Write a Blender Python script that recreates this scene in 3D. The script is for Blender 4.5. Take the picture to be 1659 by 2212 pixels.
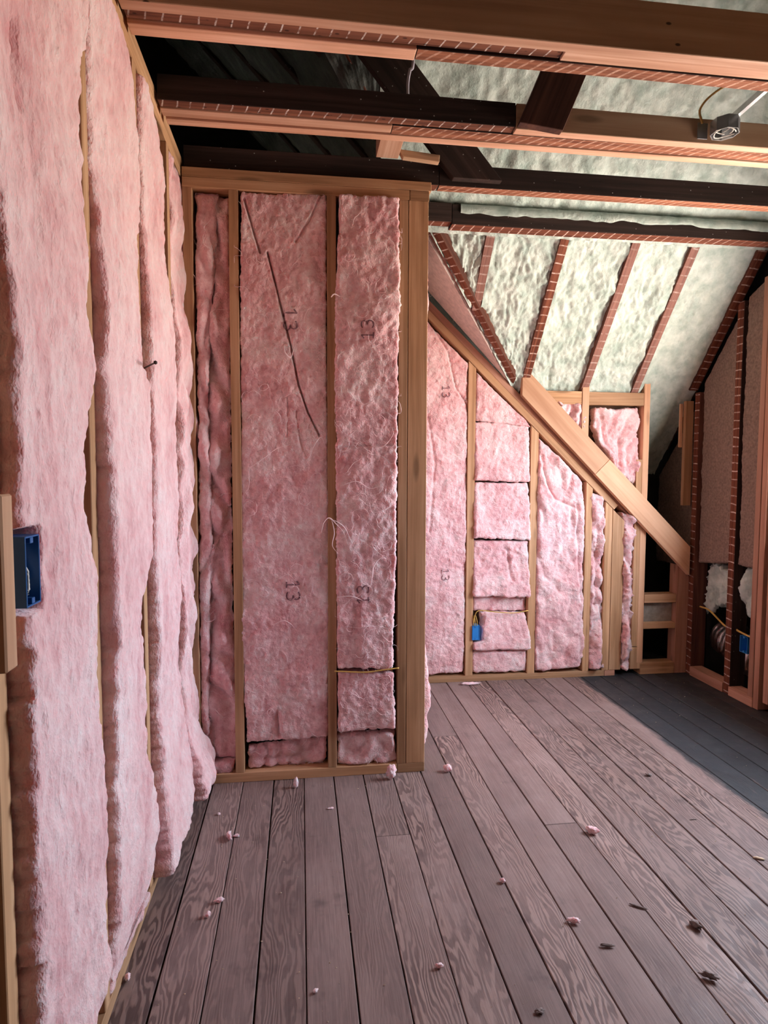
import bpy, bmesh, math, random
import numpy as np
from mathutils import Vector, Matrix

for o in list(bpy.data.objects): bpy.data.objects.remove(o)
SC = bpy.context.scene
COL = SC.collection

# ------------------------------------------------------------------ camera, world, light, exposure
H = 1.36                                   # eye height above the floor (m)
F_PX, YAW, PITCH, ROLL = 1356.8, 0.13225, 0.06532, 0.00319
def cam_axes():
    cy, sy = math.cos(YAW), math.sin(YAW)
    right = np.array([cy, -sy, 0.]); fwd = np.array([sy, cy, 0.])
    cp, sp = math.cos(PITCH), math.sin(PITCH)
    f2 = fwd*cp + np.array([0, 0, -sp]); up = fwd*sp + np.array([0, 0, cp])
    cr, sr = math.cos(ROLL), math.sin(ROLL)
    return right*cr + up*sr, -right*sr + up*cr, f2
CR, CU, CF = cam_axes()
cam = bpy.data.cameras.new('camera'); camo = bpy.data.objects.new('camera', cam); COL.objects.link(camo)
cam.sensor_fit = 'VERTICAL'; cam.sensor_height = 36.0; cam.lens = F_PX*36.0/2212.0
cam.clip_start = 0.02; cam.clip_end = 200
M = Matrix.Identity(4)
for i in range(3):
    M[i][0], M[i][1], M[i][2] = CR[i], CU[i], -CF[i]
M[2][3] = H
camo.matrix_world = M
SC.camera = camo

SC.view_settings.view_transform = 'Standard'; SC.view_settings.look = 'None'
SC.view_settings.gamma = 1.0; SC.view_settings.use_curve_mapping = False
SC.view_settings.exposure = 0.08
SC.cycles.max_bounces = 8; SC.cycles.diffuse_bounces = 5; SC.cycles.glossy_bounces = 2; SC.cycles.transparent_max_bounces = 8
SC.cycles.use_adaptive_sampling = True; SC.cycles.adaptive_threshold = 0.2; SC.cycles.adaptive_min_samples = 16; SC.cycles.use_denoising = True

world = bpy.data.worlds.new('daylight'); SC.world = world; world.use_nodes = True
wn, wl = world.node_tree.nodes, world.node_tree.links
wn.clear()
wo = wn.new('ShaderNodeOutputWorld'); wb = wn.new('ShaderNodeBackground')
wt = wn.new('ShaderNodeTexCoord'); wsx = wn.new('ShaderNodeSeparateXYZ'); wr = wn.new('ShaderNodeValToRGB')
wl.new(wt.outputs['Generated'], wsx.inputs[0])
wm = wn.new('ShaderNodeMapRange'); wm.inputs[1].default_value = -1; wm.inputs[2].default_value = 1
wl.new(wsx.outputs[2], wm.inputs[0]); wl.new(wm.outputs[0], wr.inputs[0])
e = wr.color_ramp.elements                   # sunlit ground and roofs below the horizon, bright hazy sky above
e[0].position = 0.44; e[0].color = (0.86, 0.73, 0.63, 1)
e[1].position = 0.56; e[1].color = (0.77, 0.85, 1.0, 1)
wl.new(wr.outputs[0], wb.inputs[0]); wb.inputs[1].default_value = 37.0
wl.new(wb.outputs[0], wo.inputs[0])

# window openings of the room: (axis plane, range along the wall, z range)
XL, XR = -0.477, 2.59                       # room faces of the left and right walls
YC, YB, YF = 2.72, 3.88, -2.4               # room faces of the partition, the back wall and the wall behind the camera
WINS_R = [(1.75, 3.14, 0.98, 2.10)]
WINS_F = []
def portal(name, loc, rot, sx, sy):
    l = bpy.data.lights.new(name, 'AREA'); l.shape = 'RECTANGLE'; l.size = sx; l.size_y = sy
    l.cycles.is_portal = True
    o = bpy.data.objects.new(name, l); COL.objects.link(o); o.location = loc; o.rotation_euler = rot
for (a, b, z0, z1) in WINS_R:
    portal('window_daylight', (XR+0.17, (a+b)/2, (z0+z1)/2), (math.pi/2, 0, math.pi/2), b-a, z1-z0)
for (a, b, z0, z1) in WINS_F:
    portal('window_daylight', ((a+b)/2, YF-0.17, (z0+z1)/2), (math.pi/2, 0, 0), b-a, z1-z0)

# ------------------------------------------------------------------ pixel -> point on a real plane
def ray(px, py):
    return CR*((px-829.5)/F_PX) - CU*((py-1106)/F_PX) + CF
def at(px, py, axis, val):
    d = ray(px, py); o = np.array([0, 0, H]); t = (val-o[axis])/d[axis]
    return o + t*d

# ------------------------------------------------------------------ numpy gradient noise
def _hash(ix, iy, iz, seed):
    h = (ix*374761393 + iy*668265263 + iz*2147483647 + seed*1274126177) & 0xffffffff
    h = ((h ^ (h >> 13))*1274126177) & 0xffffffff
    return h ^ (h >> 16)
_G = np.random.RandomState(7).normal(size=(256, 3)); _G /= np.linalg.norm(_G, axis=1)[:, None]
def pn(x, y, z, seed=0):
    x, y, z = np.broadcast_arrays(np.asarray(x, float), np.asarray(y, float), np.asarray(z, float))
    x0, y0, z0 = np.floor(x).astype(np.int64), np.floor(y).astype(np.int64), np.floor(z).astype(np.int64)
    fx, fy, fz = x-x0, y-y0, z-z0
    w = [f*f*f*(f*(f*6-15)+10) for f in (fx, fy, fz)]
    r = 0
    for dx in (0, 1):
        for dy in (0, 1):
            for dz in (0, 1):
                g = _G[_hash(x0+dx, y0+dy, z0+dz, seed) & 255]
                dot = g[..., 0]*(fx-dx)+g[..., 1]*(fy-dy)+g[..., 2]*(fz-dz)
                r = r + dot*(w[0] if dx else 1-w[0])*(w[1] if dy else 1-w[1])*(w[2] if dz else 1-w[2])
    return r*1.6
def fbm(x, y, z, seed=0, oct=3, rough=0.5):
    r = 0; a = 1.0; s = 1.0
    for k in range(oct):
        r = r + a*pn(np.asarray(x)*s, np.asarray(y)*s, np.asarray(z)*s, seed+k); a *= rough; s *= 2.03
    return r
def ridge(x, y, z, seed=0):
    return 1-np.abs(pn(x, y, z, seed))*2.2

# ------------------------------------------------------------------ materials
MATS = {}
def nodes(name):
    m = bpy.data.materials.new(name); m.use_nodes = True; MATS[name] = m
    nt = m.node_tree; b = nt.nodes['Principled BSDF']
    return m, nt, b
class NB:
    def __init__(s, nt): s.nt = nt
    def n(s, t, **kw):
        o = s.nt.nodes.new(t)
        for k, v in kw.items(): setattr(o, k, v)
        return o
    def l(s, a, b): s.nt.links.new(a, b)
    def set(s, sock, v):
        if hasattr(v, 'links') or hasattr(v, 'is_linked'): s.l(v, sock)
        else: sock.default_value = v
    def coord(s, kind='Object'):
        return s.n('ShaderNodeTexCoord').outputs[kind]
    def mapping(s, vec, scale=(1, 1, 1), loc=(0, 0, 0)):
        m = s.n('ShaderNodeMapping'); s.l(vec, m.inputs[0]); m.inputs['Scale'].default_value = scale
        s.set(m.inputs['Location'], loc); return m.outputs[0]
    def noise(s, vec, scale, detail=3, rough=.55, dist=0.):
        t = s.n('ShaderNodeTexNoise'); s.l(vec, t.inputs['Vector'])
        t.inputs['Scale'].default_value = scale; t.inputs['Detail'].default_value = detail
        t.inputs['Roughness'].default_value = rough; t.inputs['Distortion'].default_value = dist
        return t.outputs[0]
    def math(s, op, a, b=0.0, c=0.0, clamp=False):
        m = s.n('ShaderNodeMath', operation=op, use_clamp=clamp)
        for i, v in enumerate((a, b, c)): s.set(m.inputs[i], v)
        return m.outputs[0]
    def ramp(s, fac, stops, interp='LINEAR'):
        r = s.n('ShaderNodeValToRGB'); s.l(fac, r.inputs[0]); cr = r.color_ramp; cr.interpolation = interp
        while len(cr.elements) > 1: cr.elements.remove(cr.elements[-1])
        for i, (p, c) in enumerate(stops):
            el = cr.elements[0] if i == 0 else cr.elements.new(p)
            el.position = p; el.color = (c, c, c, 1) if not hasattr(c, '__len__') else (c[0], c[1], c[2], 1)
        return r.outputs[0]
    def mix(s, fac, a, b, blend='MIX'):
        m = s.n('ShaderNodeMix', data_type='RGBA', blend_type=blend); s.set(m.inputs[0], fac)
        for i, v in ((6, a), (7, b)):
            if isinstance(v, tuple): v = (v[0], v[1], v[2], 1)
            s.set(m.inputs[i], v)
        return m.outputs[2]
    def bump(s, h, strength, dist=.01, normal=None):
        b = s.n('ShaderNodeBump'); b.inputs['Strength'].default_value = strength; b.inputs['Distance'].default_value = dist
        s.l(h, b.inputs['Height'])
        if normal is not None: s.l(normal, b.inputs['Normal'])
        return b.outputs[0]
    def rand(s):
        return s.n('ShaderNodeObjectInfo').outputs['Random']
    def offs(s, vec, k=37.0):
        r = s.rand(); c = s.n('ShaderNodeCombineXYZ')
        s.l(s.math('MULTIPLY', r, k), c.inputs[0]); s.l(s.math('MULTIPLY', r, k*1.7), c.inputs[1]); s.l(s.math('MULTIPLY', r, k*.6), c.inputs[2])
        a = s.n('ShaderNodeVectorMath', operation='ADD'); s.l(vec, a.inputs[0]); s.l(c.outputs[0], a.inputs[1])
        return a.outputs[0]

def mat_plain(name, col, rough=.6, metal=0., spec=.3, bump=0., bscale=60, vary=0.):
    m, nt, b = nodes(name); g = NB(nt)
    b.inputs['Roughness'].default_value = rough; b.inputs['Metallic'].default_value = metal
    b.inputs['Specular IOR Level'].default_value = spec
    v = g.coord(); n = g.noise(v, bscale, 4)
    c = g.mix(g.ramp(n, [(.3, 0.), (.7, 1.)]), tuple(x*(1-vary) for x in col), tuple(min(1, x*(1+vary)) for x in col))
    g.l(c, b.inputs['Base Color'])
    if bump: g.l(g.bump(n, bump, .004), b.inputs['Normal'])
    return m

def mat_pink(name, deep, mid, light, fib=(.96, .80, .79), fs=1.0, aniso=(1, 1, 1)):
    m, nt, b = nodes(name); g = NB(nt)
    b.inputs['Roughness'].default_value = .95; b.inputs['Specular IOR Level'].default_value = .08
    b.inputs['Sheen Weight'].default_value = .25; b.inputs['Sheen Roughness'].default_value = .6
    b.inputs['Sheen Tint'].default_value = (1, .85, .85, 1)
    b.inputs['Subsurface Weight'].default_value = .4; b.inputs['Subsurface Radius'].default_value = (1., .16, .16); b.inputs['Subsurface Scale'].default_value = .03
    v = g.offs(g.mapping(g.coord(), aniso))
    big = g.noise(v, 6, 4, .62); small = g.noise(v, 38, 3, .65)
    f = g.math('ADD', g.math('MULTIPLY', big, .6), g.math('MULTIPLY', small, .4))
    c = g.ramp(f, [(.34, deep), (.49, mid), (.63, light)])
    # pale fibre streaks lying on the wool
    r1 = g.noise(v, 26, 1, .5, 2.2); st = g.math('SUBTRACT', 1., g.math('MULTIPLY', g.math('ABSOLUTE', g.math('SUBTRACT', r1, .5)), 26.), clamp=True)
    gate = g.ramp(big, [(.48, 0.), (.64, 1.)])
    st = g.math('MULTIPLY', st, g.math('MULTIPLY', gate, .6*fs))
    c = g.mix(st, c, fib)
    g.l(c, b.inputs['Base Color'])
    fine = g.noise(v, 150, 2, .7)
    hgt = g.math('ADD', g.math('ADD', g.math('MULTIPLY', small, 1.2), g.math('MULTIPLY', fine, .35)), g.math('MULTIPLY', st, .35))
    g.l(g.bump(hgt, .8, .010), b.inputs['Normal'])
    return m

def mat_wood(name, c0, c1, c2, gscale=1.0, knots=True, rough=.65, vary=.22, bump=.25, nails=False, dust=False):
    m, nt, b = nodes(name); g = NB(nt)
    b.inputs['Roughness'].default_value = rough; b.inputs['Specular IOR Level'].default_value = .25
    v = g.offs(g.coord())
    warp = g.noise(g.mapping(v, (1.6, 9, 9)), 1.0, 2, .5)
    lines = g.noise(g.mapping(v, (1.2*gscale, 42*gscale, 42*gscale)), 1.0, 4, .6, .6)
    broad = g.noise(g.mapping(v, (1.5, 12, 12)), 1.0, 3, .5, .3)
    f = g.math('ADD', g.math('MULTIPLY', lines, .6), g.math('MULTIPLY', broad, .4))
    c = g.ramp(f, [(.36, c0), (.5, c1), (.64, c2)])
    hv = g.math('ADD', 1-vary, g.math('MULTIPLY', g.rand(), 2*vary))
    mul = g.n('ShaderNodeVectorMath', operation='SCALE'); g.l(c, mul.inputs[0]); g.l(hv, mul.inputs['Scale']); c = mul.outputs[0]
    if knots:
        vo = g.n('ShaderNodeTexVoronoi'); g.l(g.mapping(v, (2.2, 9, 9)), vo.inputs['Vector']); vo.inputs['Scale'].default_value = 1.0
        k = g.ramp(vo.outputs['Distance'], [(.07, 1.), (.16, 0.)])
        c = g.mix(g.math('MULTIPLY', k, .6), c, tuple(x*.35 for x in c0))
    if dust:    # plaster dust specks
        vo = g.n('ShaderNodeTexVoronoi'); g.l(v, vo.inputs['Vector']); vo.inputs['Scale'].default_value = 30.0
        c = g.mix(g.math('MULTIPLY', g.ramp(vo.outputs['Distance'], [(.05, 1.), (.09, 0.)]), .8), c, (.42, .40, .36))
    if nails:   # punched nail holes
        vo = g.n('ShaderNodeTexVoronoi'); g.l(g.mapping(v, (8, 16, 16)), vo.inputs['Vector']); vo.inputs['Scale'].default_value = 1.0
        c = g.mix(g.math('MULTIPLY', g.ramp(vo.outputs['Distance'], [(.05, 1.), (.085, 0.)]), .85), c, (.012, .006, .004))
    st = g.ramp(g.noise(g.mapping(v, (2, 5, 5)), 1.0, 4), [(.55, 0.), (.75, 1.)])
    c = g.mix(g.math('MULTIPLY', st, .28), c, tuple(x*.55 for x in c0))
    g.l(c, b.inputs['Base Color'])
    g.l(g.bump(lines, bump, .003), b.inputs['Normal'])
    return m

def mat_lath(name, c0, c1, mark=(.75, .66, .6), pitch=.046, width=.13, slant=0.3, amount=.85, holes=True):
    """old timber face that carried plaster lath: pale plaster ghosts between the laths, nail holes"""
    m, nt, b = nodes(name); g = NB(nt)
    b.inputs['Roughness'].default_value = .8; b.inputs['Specular IOR Level'].default_value = .15
    raw = g.coord(); v = g.offs(raw)
    lines = g.noise(g.mapping(v, (2., 60, 60)), 1.0, 4, .65, .5)
    c = g.ramp(lines, [(.35, c0), (.62, c1)])
    sx = g.n('ShaderNodeSeparateXYZ'); g.l(raw, sx.inputs[0])
    wob = g.noise(v, 9, 2)
    xx = g.math('ADD', g.math('ADD', sx.outputs[0], g.math('MULTIPLY', sx.outputs[1], slant)), g.math('MULTIPLY', wob, .02))
    fr = g.math('FRACT', g.math('DIVIDE', xx, pitch))
    pul = g.math('SUBTRACT', 1., g.math('DIVIDE', g.math('ABSOLUTE', g.math('SUBTRACT', fr, .5)), width*.5), clamp=True)
    pul = g.math('MULTIPLY', pul, 2.5, clamp=True)
    brk = g.ramp(g.noise(v, 42, 4, .7), [(.36, 0.), (.56, 1.)])
    g2 = g.ramp(g.noise(g.mapping(v, (3, 1, 1)), 1., 1), [(.28, .15), (.5, 1.)])
    msk = g.math('MULTIPLY', g.math('MULTIPLY', pul, brk), g.math('MULTIPLY', g2, amount))
    c = g.mix(msk, c, mark)
    if holes:
        vo = g.n('ShaderNodeTexVoronoi'); g.l(g.mapping(v, (24, 50, 24)), vo.inputs['Vector']); vo.inputs['Scale'].default_value = 1.
        c = g.mix(g.math('MULTIPLY', g.ramp(vo.outputs['Distance'], [(.12, 1.), (.2, 0.)]), .75), c, (.02, .01, .008))
    g.l(c, b.inputs['Base Color'])
    g.l(g.bump(g.math('ADD', lines, msk), .3, .004), b.inputs['Normal'])
    return m

def mat_floor(name):
    m, nt, b = nodes(name); g = NB(nt)
    b.inputs['Specular IOR Level'].default_value = .35
    raw = g.coord(); r = g.rand()
    v = g.offs(raw, 11.)
    # cathedral grain: growth rings cut by the board, warped along the length
    w1 = g.noise(g.mapping(v, (1.3, 7, 1)), 1., 3, .5)
    w2 = g.noise(g.mapping(v, (5, 22, 1)), 1., 3, .6)
    sx = g.n('ShaderNodeSeparateXYZ'); g.l(raw, sx.inputs[0])
    ph = g.math('ADD', g.math('ADD', g.math('MULTIPLY', w1, 13.), g.math('MULTIPLY', w2, 2.2)), g.math('MULTIPLY', sx.outputs[1], 40.))
    ring = g.math('ADD', g.math('MULTIPLY', g.math('SINE', g.math('MULTIPLY', ph, 9.0)), .5), .5)
    ring = g.ramp(ring, [(.18, 0.), (.75, 1.)])
    fine = g.noise(g.mapping(v, (6, 190, 1)), 1., 4, .65)
    worn = g.ramp(g.noise(g.mapping(v, (1.4, 3, 1)), 1., 4, .6), [(.36, .12), (.62, 1.)])
    sm = g.ramp(r, [(.30, .12), (.45, 1.)])                       # some boards show almost no figure
    fig = g.math('MULTIPLY', ring, g.math('MULTIPLY', worn, sm))
    base = g.ramp(g.math('ADD', g.math('MULTIPLY', fine, .5), g.math('MULTIPLY', g.noise(g.mapping(v, (2, 8, 1)), 1., 4), .5)),
                  [(.35, (.168, .113, .104)), (.5, (.232, .162, .148)), (.66, (.30, .216, .196))])
    dark = (.072, .042, .039); lite = (.42, .285, .235)
    c = g.mix(g.math('MULTIPLY', fig, .72), base, dark)
    lt = g.math('MULTIPLY', g.math('SUBTRACT', 1., ring, clamp=True), g.math('MULTIPLY', worn, g.math('MULTIPLY', sm, .38)))
    c = g.mix(lt, c, lite)
    # scuffs, dust and stains
    pos = g.n('ShaderNodeNewGeometry').outputs['Position']
    c = g.mix(g.math('MULTIPLY', g.ramp(g.noise(pos, 2.3, 5, .65), [(.5, 0.), (.72, 1.)]), .38), c, (.34, .25, .235))
    c = g.mix(g.math('MULTIPLY', g.ramp(g.noise(pos, 4.1, 4, .7), [(.6, 0.), (.72, 1.)]), .5), c, (.05, .035, .036))
    # dark paint of the old painted border, worn along its edge
    sp = g.n('ShaderNodeSeparateXYZ'); g.l(pos, sp.inputs[0])
    pe = g.math('ADD', sp.outputs[0], g.math('ADD', g.math('MULTIPLY', g.noise(g.mapping(pos, (14, 5, 1)), 1., 5, .7), .10), -.05))
    pm = g.ramp(g.math('SUBTRACT', pe, 1.0), [(.80, 0.), (.83, 1.)])
    scr = g.ramp(g.noise(g.mapping(pos, (30, 4, 1)), 1., 5, .7), [(.62, 1.), (.72, .5)])
    pc = g.mix(g.noise(pos, 6, 4), (.022, .024, .028), (.048, .05, .056))
    c = g.mix(g.math('MULTIPLY', pm, scr), c, pc)
    hv = g.math('ADD', .82, g.math('MULTIPLY', g.math('FRACT', g.math('MULTIPLY', r, 7.3)), .36))
    mul = g.n('ShaderNodeVectorMath', operation='SCALE'); g.l(c, mul.inputs[0]); g.l(hv, mul.inputs['Scale'])
    g.l(mul.outputs[0], b.inputs['Base Color'])
    g.l(g.ramp(g.noise(pos, 9, 4), [(.3, .42), (.7, .68)]), b.inputs['Roughness'])
    g.l(g.bump(g.math('SUBTRACT', fine, fig), .22, .003), b.inputs['Normal'])
    return m

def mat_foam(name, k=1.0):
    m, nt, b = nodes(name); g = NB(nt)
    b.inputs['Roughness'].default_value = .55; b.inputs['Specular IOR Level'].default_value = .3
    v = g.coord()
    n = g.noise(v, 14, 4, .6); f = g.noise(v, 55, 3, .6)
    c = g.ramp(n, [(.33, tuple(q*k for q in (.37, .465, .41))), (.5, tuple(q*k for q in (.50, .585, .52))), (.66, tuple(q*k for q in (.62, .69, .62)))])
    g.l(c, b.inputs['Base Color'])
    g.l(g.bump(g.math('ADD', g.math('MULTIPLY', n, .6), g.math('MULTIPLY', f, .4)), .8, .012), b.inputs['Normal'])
    return m

PINK = mat_pink('pink_glass_wool', (.63, .30, .31), (.80, .495, .50), (.90, .68, .67))
PINKL = mat_pink('pale_pink_glass_wool', (.64, .315, .325), (.80, .51, .51), (.885, .66, .65), fs=.5, aniso=(1, 1, .55))
FIBRE = mat_plain('loose_glass_fibre', (.95, .78, .78), .9, spec=.1)
TUFT = mat_pink('fallen_glass_wool', (.72, .40, .44), (.86, .60, .62), (.93, .76, .77), fs=.3)
STUD = mat_wood('new_stud_lumber', (.33, .175, .085), (.46, .26, .135), (.58, .355, .205))
NEWJ = mat_wood('new_joist_lumber', (.50, .25, .15), (.64, .36, .235), (.76, .48, .34), knots=False)
NEWD = mat_wood('brown_joist_lumber', (.38, .225, .13), (.50, .31, .185), (.58, .385, .245), gscale=.5, nails=True)
REDW = mat_wood('reddish_new_lumber', (.36, .17, .105), (.46, .24, .16), (.55, .31, .215))
PLY = mat_wood('pale_fir_board', (.52, .27, .15), (.64, .37, .22), (.72, .45, .28), gscale=.45)
OLD = mat_wood('dark_old_timber', (.018, .011, .009), (.032, .019, .015), (.056, .032, .025), knots=False, rough=.85, vary=.3, dust=True)
OLDR = mat_wood('red_brown_old_timber', (.06, .022, .015), (.10, .038, .025), (.15, .058, .036), knots=False, rough=.85)
LATH = mat_lath('lath_marked_timber', (.10, .035, .022), (.24, .095, .055))
LATHD = mat_lath('dense_lath_marked_timber', (.15, .05, .028), (.36, .145, .08), (.72, .48, .36), pitch=.041, width=.3, slant=.8, amount=.6, holes=False)
LATHR = mat_lath('lath_marked_rafter', (.10, .03, .018), (.22, .075, .042), (.70, .55, .47), pitch=.05, width=.17, slant=.05, holes=False)
LATHW = mat_lath('lath_marked_dusty_rafter', (.20, .10, .08), (.30, .15, .12), (.62, .52, .47), pitch=.05, width=.2, slant=.05, amount=.5, holes=False)
FLOOR = mat_floor('worn_floor_boards')
FOAM = mat_foam('pale_green_spray_foam')
FOAM_SHADE = mat_foam('shaded_spray_foam', .13)  # same foam darkened: attic shade put into its colour
BLACK = mat_plain('black_building_paper', (.018, .018, .018), .6, spec=.3, bump=.4, bscale=8, vary=.5)
SHEATH = mat_wood('board_sheathing', (.10, .05, .03), (.15, .08, .05), (.2, .11, .07), rough=.85)
WOOL = mat_plain('brown_mineral_wool', (.24, .17, .135), .95, spec=.05, bump=.8, bscale=75, vary=.26)
PLASTER = mat_plain('pinkish_grey_panel', (.68, .58, .52), .85, spec=.15, bump=.3, bscale=40, vary=.15)
GREYP = mat_plain('grey_fibre_panel', (.30, .27, .23), .8, spec=.2, bump=.3, bscale=30, vary=.2)
FOIL = mat_plain('foil_duct_skin', (.72, .70, .70), .28, 1.0, bump=1.0, bscale=45, vary=.1)
BLUE = mat_plain('blue_box_plastic', (.012, .10, .30), .45, spec=.5)
BLUED = mat_plain('bright_blue_box_plastic', (.02, .20, .55), .45, spec=.5)
GALV = mat_plain('galvanised_steel', (.55, .56, .57), .35, .9, vary=.15, bscale=20)
YCAB = mat_plain('yellow_cable_sheath', (.60, .38, .10), .5)
WCAB = mat_plain('white_cable_sheath', (.62, .58, .66), .5)
WIREM = mat_plain('bare_and_white_wires', (.62, .58, .52), .4)
NAILM = mat_plain('rusty_nail_steel', (.05, .03, .025), .6, .5)
INK = mat_plain('grey_printed_ink', (.26, .14, .155), .9, spec=.05, vary=.5, bscale=90)
WHITE = mat_plain('white_window_vinyl', (.82, .82, .82), .4)
GREYDEB = mat_plain('grey_brown_lint', (.24, .19, .175), .95, bump=.6, vary=.4)
CHIP = mat_plain('pale_wood_chip', (.72, .56, .40), .8, vary=.2)
def mat_glass():
    m, nt, b = nodes('window_glass'); g = NB(nt)
    t = g.n('ShaderNodeBsdfTransparent'); gl = g.n('ShaderNodeBsdfGlossy'); gl.inputs['Roughness'].default_value = .02
    mx = g.n('ShaderNodeMixShader'); mx.inputs[0].default_value = .05
    g.l(t.outputs[0], mx.inputs[1]); g.l(gl.outputs[0], mx.inputs[2])
    g.l(mx.outputs[0], nt.nodes['Material Output'].inputs['Surface']); return m
GLASS = mat_glass()

# ------------------------------------------------------------------ object helpers
def tag(o, label=None, cat=None, group=None, kind=None):
    if label: o['label'] = label
    if cat: o['category'] = cat
    if group: o['group'] = group
    if kind: o['kind'] = kind
    return o
def link(o, parent=None):
    COL.objects.link(o)
    if parent is not None:
        o.parent = parent; o.matrix_parent_inverse = Matrix.Translation(-Vector(parent.location))
    return o
def empty(name, loc):
    o = bpy.data.objects.new(name, None); o.empty_display_size = .05; o.location = loc; COL.objects.link(o); return o
def mesh_obj(name, verts, faces, mats, parent=None, loc=None, smooth=False, fmat=None):
    """verts in world space; the object gets an origin at loc (or the mean)"""
    v = np.asarray(verts, float)
    if loc is None: loc = np.array([v[:, 0].mean(), v[:, 1].mean(), v[:, 2].min()])
    me = bpy.data.meshes.new(name)
    me.from_pydata((v-np.asarray(loc)).tolist(), [], [tuple(f) for f in faces])
    for m in (mats if isinstance(mats, (list, tuple)) else [mats]): me.materials.append(m)
    if smooth: me.polygons.foreach_set('use_smooth', [True]*len(me.polygons))
    if fmat is not None: me.polygons.foreach_set('material_index', fmat)
    o = bpy.data.objects.new(name, me); o.location = Vector(loc)
    link(o, parent); return o
def grid_obj(name, P, mats, parent=None, flip=False, loc=None):
    """P: (nv,nu,3) grid of world points -> one smooth mesh"""
    nv, nu = P.shape[:2]
    v = P.reshape(-1, 3)
    if loc is None: loc = np.array([v[:, 0].mean(), v[:, 1].mean(), v[:, 2].min()])
    v = v-np.asarray(loc)
    i = (np.arange(nv-1)[:, None]*nu+np.arange(nu-1)[None, :]).ravel()
    q = np.stack([i, i+1, i+nu+1, i+nu], 1)
    if flip: q = q[:, ::-1]
    me = bpy.data.meshes.new(name)
    me.vertices.add(len(v)); me.vertices.foreach_set('co', v.astype(np.float32).ravel())
    me.loops.add(q.size); me.loops.foreach_set('vertex_index', q.astype(np.int32).ravel())
    me.polygons.add(len(q)); me.polygons.foreach_set('loop_start', np.arange(0, q.size, 4, dtype=np.int32))
    me.polygons.foreach_set('use_smooth', np.ones(len(q), bool))
    me.update(calc_edges=True)
    for m in (mats if isinstance(mats, (list, tuple)) else [mats]): me.materials.append(m)
    o = bpy.data.objects.new(name, me); o.location = Vector(loc)
    link(o, parent); return o

RND = random.Random(5)
def board(name, a, b, w, t, up, mat, parent=None, face=None, cut0=None, cut1=None, bev=.0018, warp=.0):
    """timber from a to b (centre line); local X along it, local Z towards up (width w), local Y thickness t.
    face: second material on the local -Z face. cut0/cut1: (point, normal) planes that trim the ends."""
    a, b, up = Vector(a), Vector(b), Vector(up)
    X = (b-a).normalized(); Z = (up-X*up.dot(X)).normalized(); Y = Z.cross(X)
    L = (b-a).length
    bm = bmesh.new()
    R3 = Matrix((X, Y, Z)).transposed()
    Mw = R3.to_4x4(); Mw.translation = a
    nseg = max(1, min(8, int(L/.5)))
    rings = []
    for k in range(nseg+1):
        x = L*k/nseg; ring = []
        dy, dz = (RND.uniform(-warp, warp), RND.uniform(-warp, warp)) if 0 < k < nseg else (0, 0)
        for (sy, sz) in ((-1, -1), (1, -1), (1, 1), (-1, 1)):
            p = Vector((x, sy*t/2+dy, sz*w/2+dz))
            cut = cut0 if k == 0 else cut1 if k == nseg else None
            if cut is not None:
                pw = Mw @ p; n = Vector(cut[1]); c = Vector(cut[0])
                d = n.dot(X)
                if abs(d) > 1e-4: p.x += n.dot(c-pw)/d
            ring.append(bm.verts.new(p))
        rings.append(ring)
    fs = []
    for k in range(nseg):
        for j in range(4):
            f = bm.faces.new((rings[k][j], rings[k][(j+1) % 4], rings[k+1][(j+1) % 4], rings[k+1][j]))
            if j == 0 and face is not None: f.material_index = 1
    bm.faces.new(rings[0][::-1]); bm.faces.new(rings[-1])
    bmesh.ops.recalc_face_normals(bm, faces=bm.faces)
    if bev:
        ed = [ed for ed in bm.edges if len(ed.link_faces) == 2 and ed.link_faces[0].normal.dot(ed.link_faces[1].normal) < .7]
        bmesh.ops.bevel(bm, geom=ed, offset=bev, segments=1, affect='EDGES', material=0)
    me = bpy.data.meshes.new(name); bm.to_mesh(me); bm.free()
    me.materials.append(mat)
    if face is not None: me.materials.append(face)
    o = bpy.data.objects.new(name, me)
    COL.objects.link(o)
    if parent is not None:
        o.parent = parent; o.matrix_parent_inverse = Matrix.Translation(-Vector(parent.location))
    o.matrix_basis = Mw
    return o
def slab(name, lo, hi, mat, parent=None, bev=.0):
    lo, hi = Vector(lo), Vector(hi); d = hi-lo; c = (lo+hi)/2
    ax = max(range(3), key=lambda i: d[i]); X = Vector([1. if i == ax else 0. for i in range(3)])
    oth = [i for i in range(3) if i != ax]
    ui = oth[1]; U = Vector([1. if i == ui else 0. for i in range(3)])
    a = c - X*d[ax]/2; b_ = c + X*d[ax]/2
    return board(name, a, b_, d[ui], d[oth[0]], U, mat, parent, bev=bev)
def tube(name, pts, r, mat, parent=None, sides=6, rfn=None, caps=True):
    pts = np.asarray(pts, float); n = len(pts)
    T = np.gradient(pts, axis=0); T /= np.linalg.norm(T, axis=1)[:, None]+1e-9
    ref = np.array([0.31, .52, .79]); V = []; Fc = []
    for i in range(n):
        a = np.cross(T[i], ref); a /= np.linalg.norm(a)+1e-9; b = np.cross(T[i], a)
        rr = r if rfn is None else rfn(i/(n-1))*r
        for k in range(sides):
            th = 2*math.pi*k/sides; V.append(pts[i]+rr*(a*math.cos(th)+b*math.sin(th)))
    for i in range(n-1):
        for k in range(sides):
            Fc.append((i*sides+k, i*sides+(k+1) % sides, (i+1)*sides+(k+1) % sides, (i+1)*sides+k))
    if caps: Fc.append(tuple(range(sides))[::-1]); Fc.append(tuple((n-1)*sides+k for k in range(sides)))
    return mesh_obj(name, V, Fc, mat, parent, smooth=True)
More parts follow.
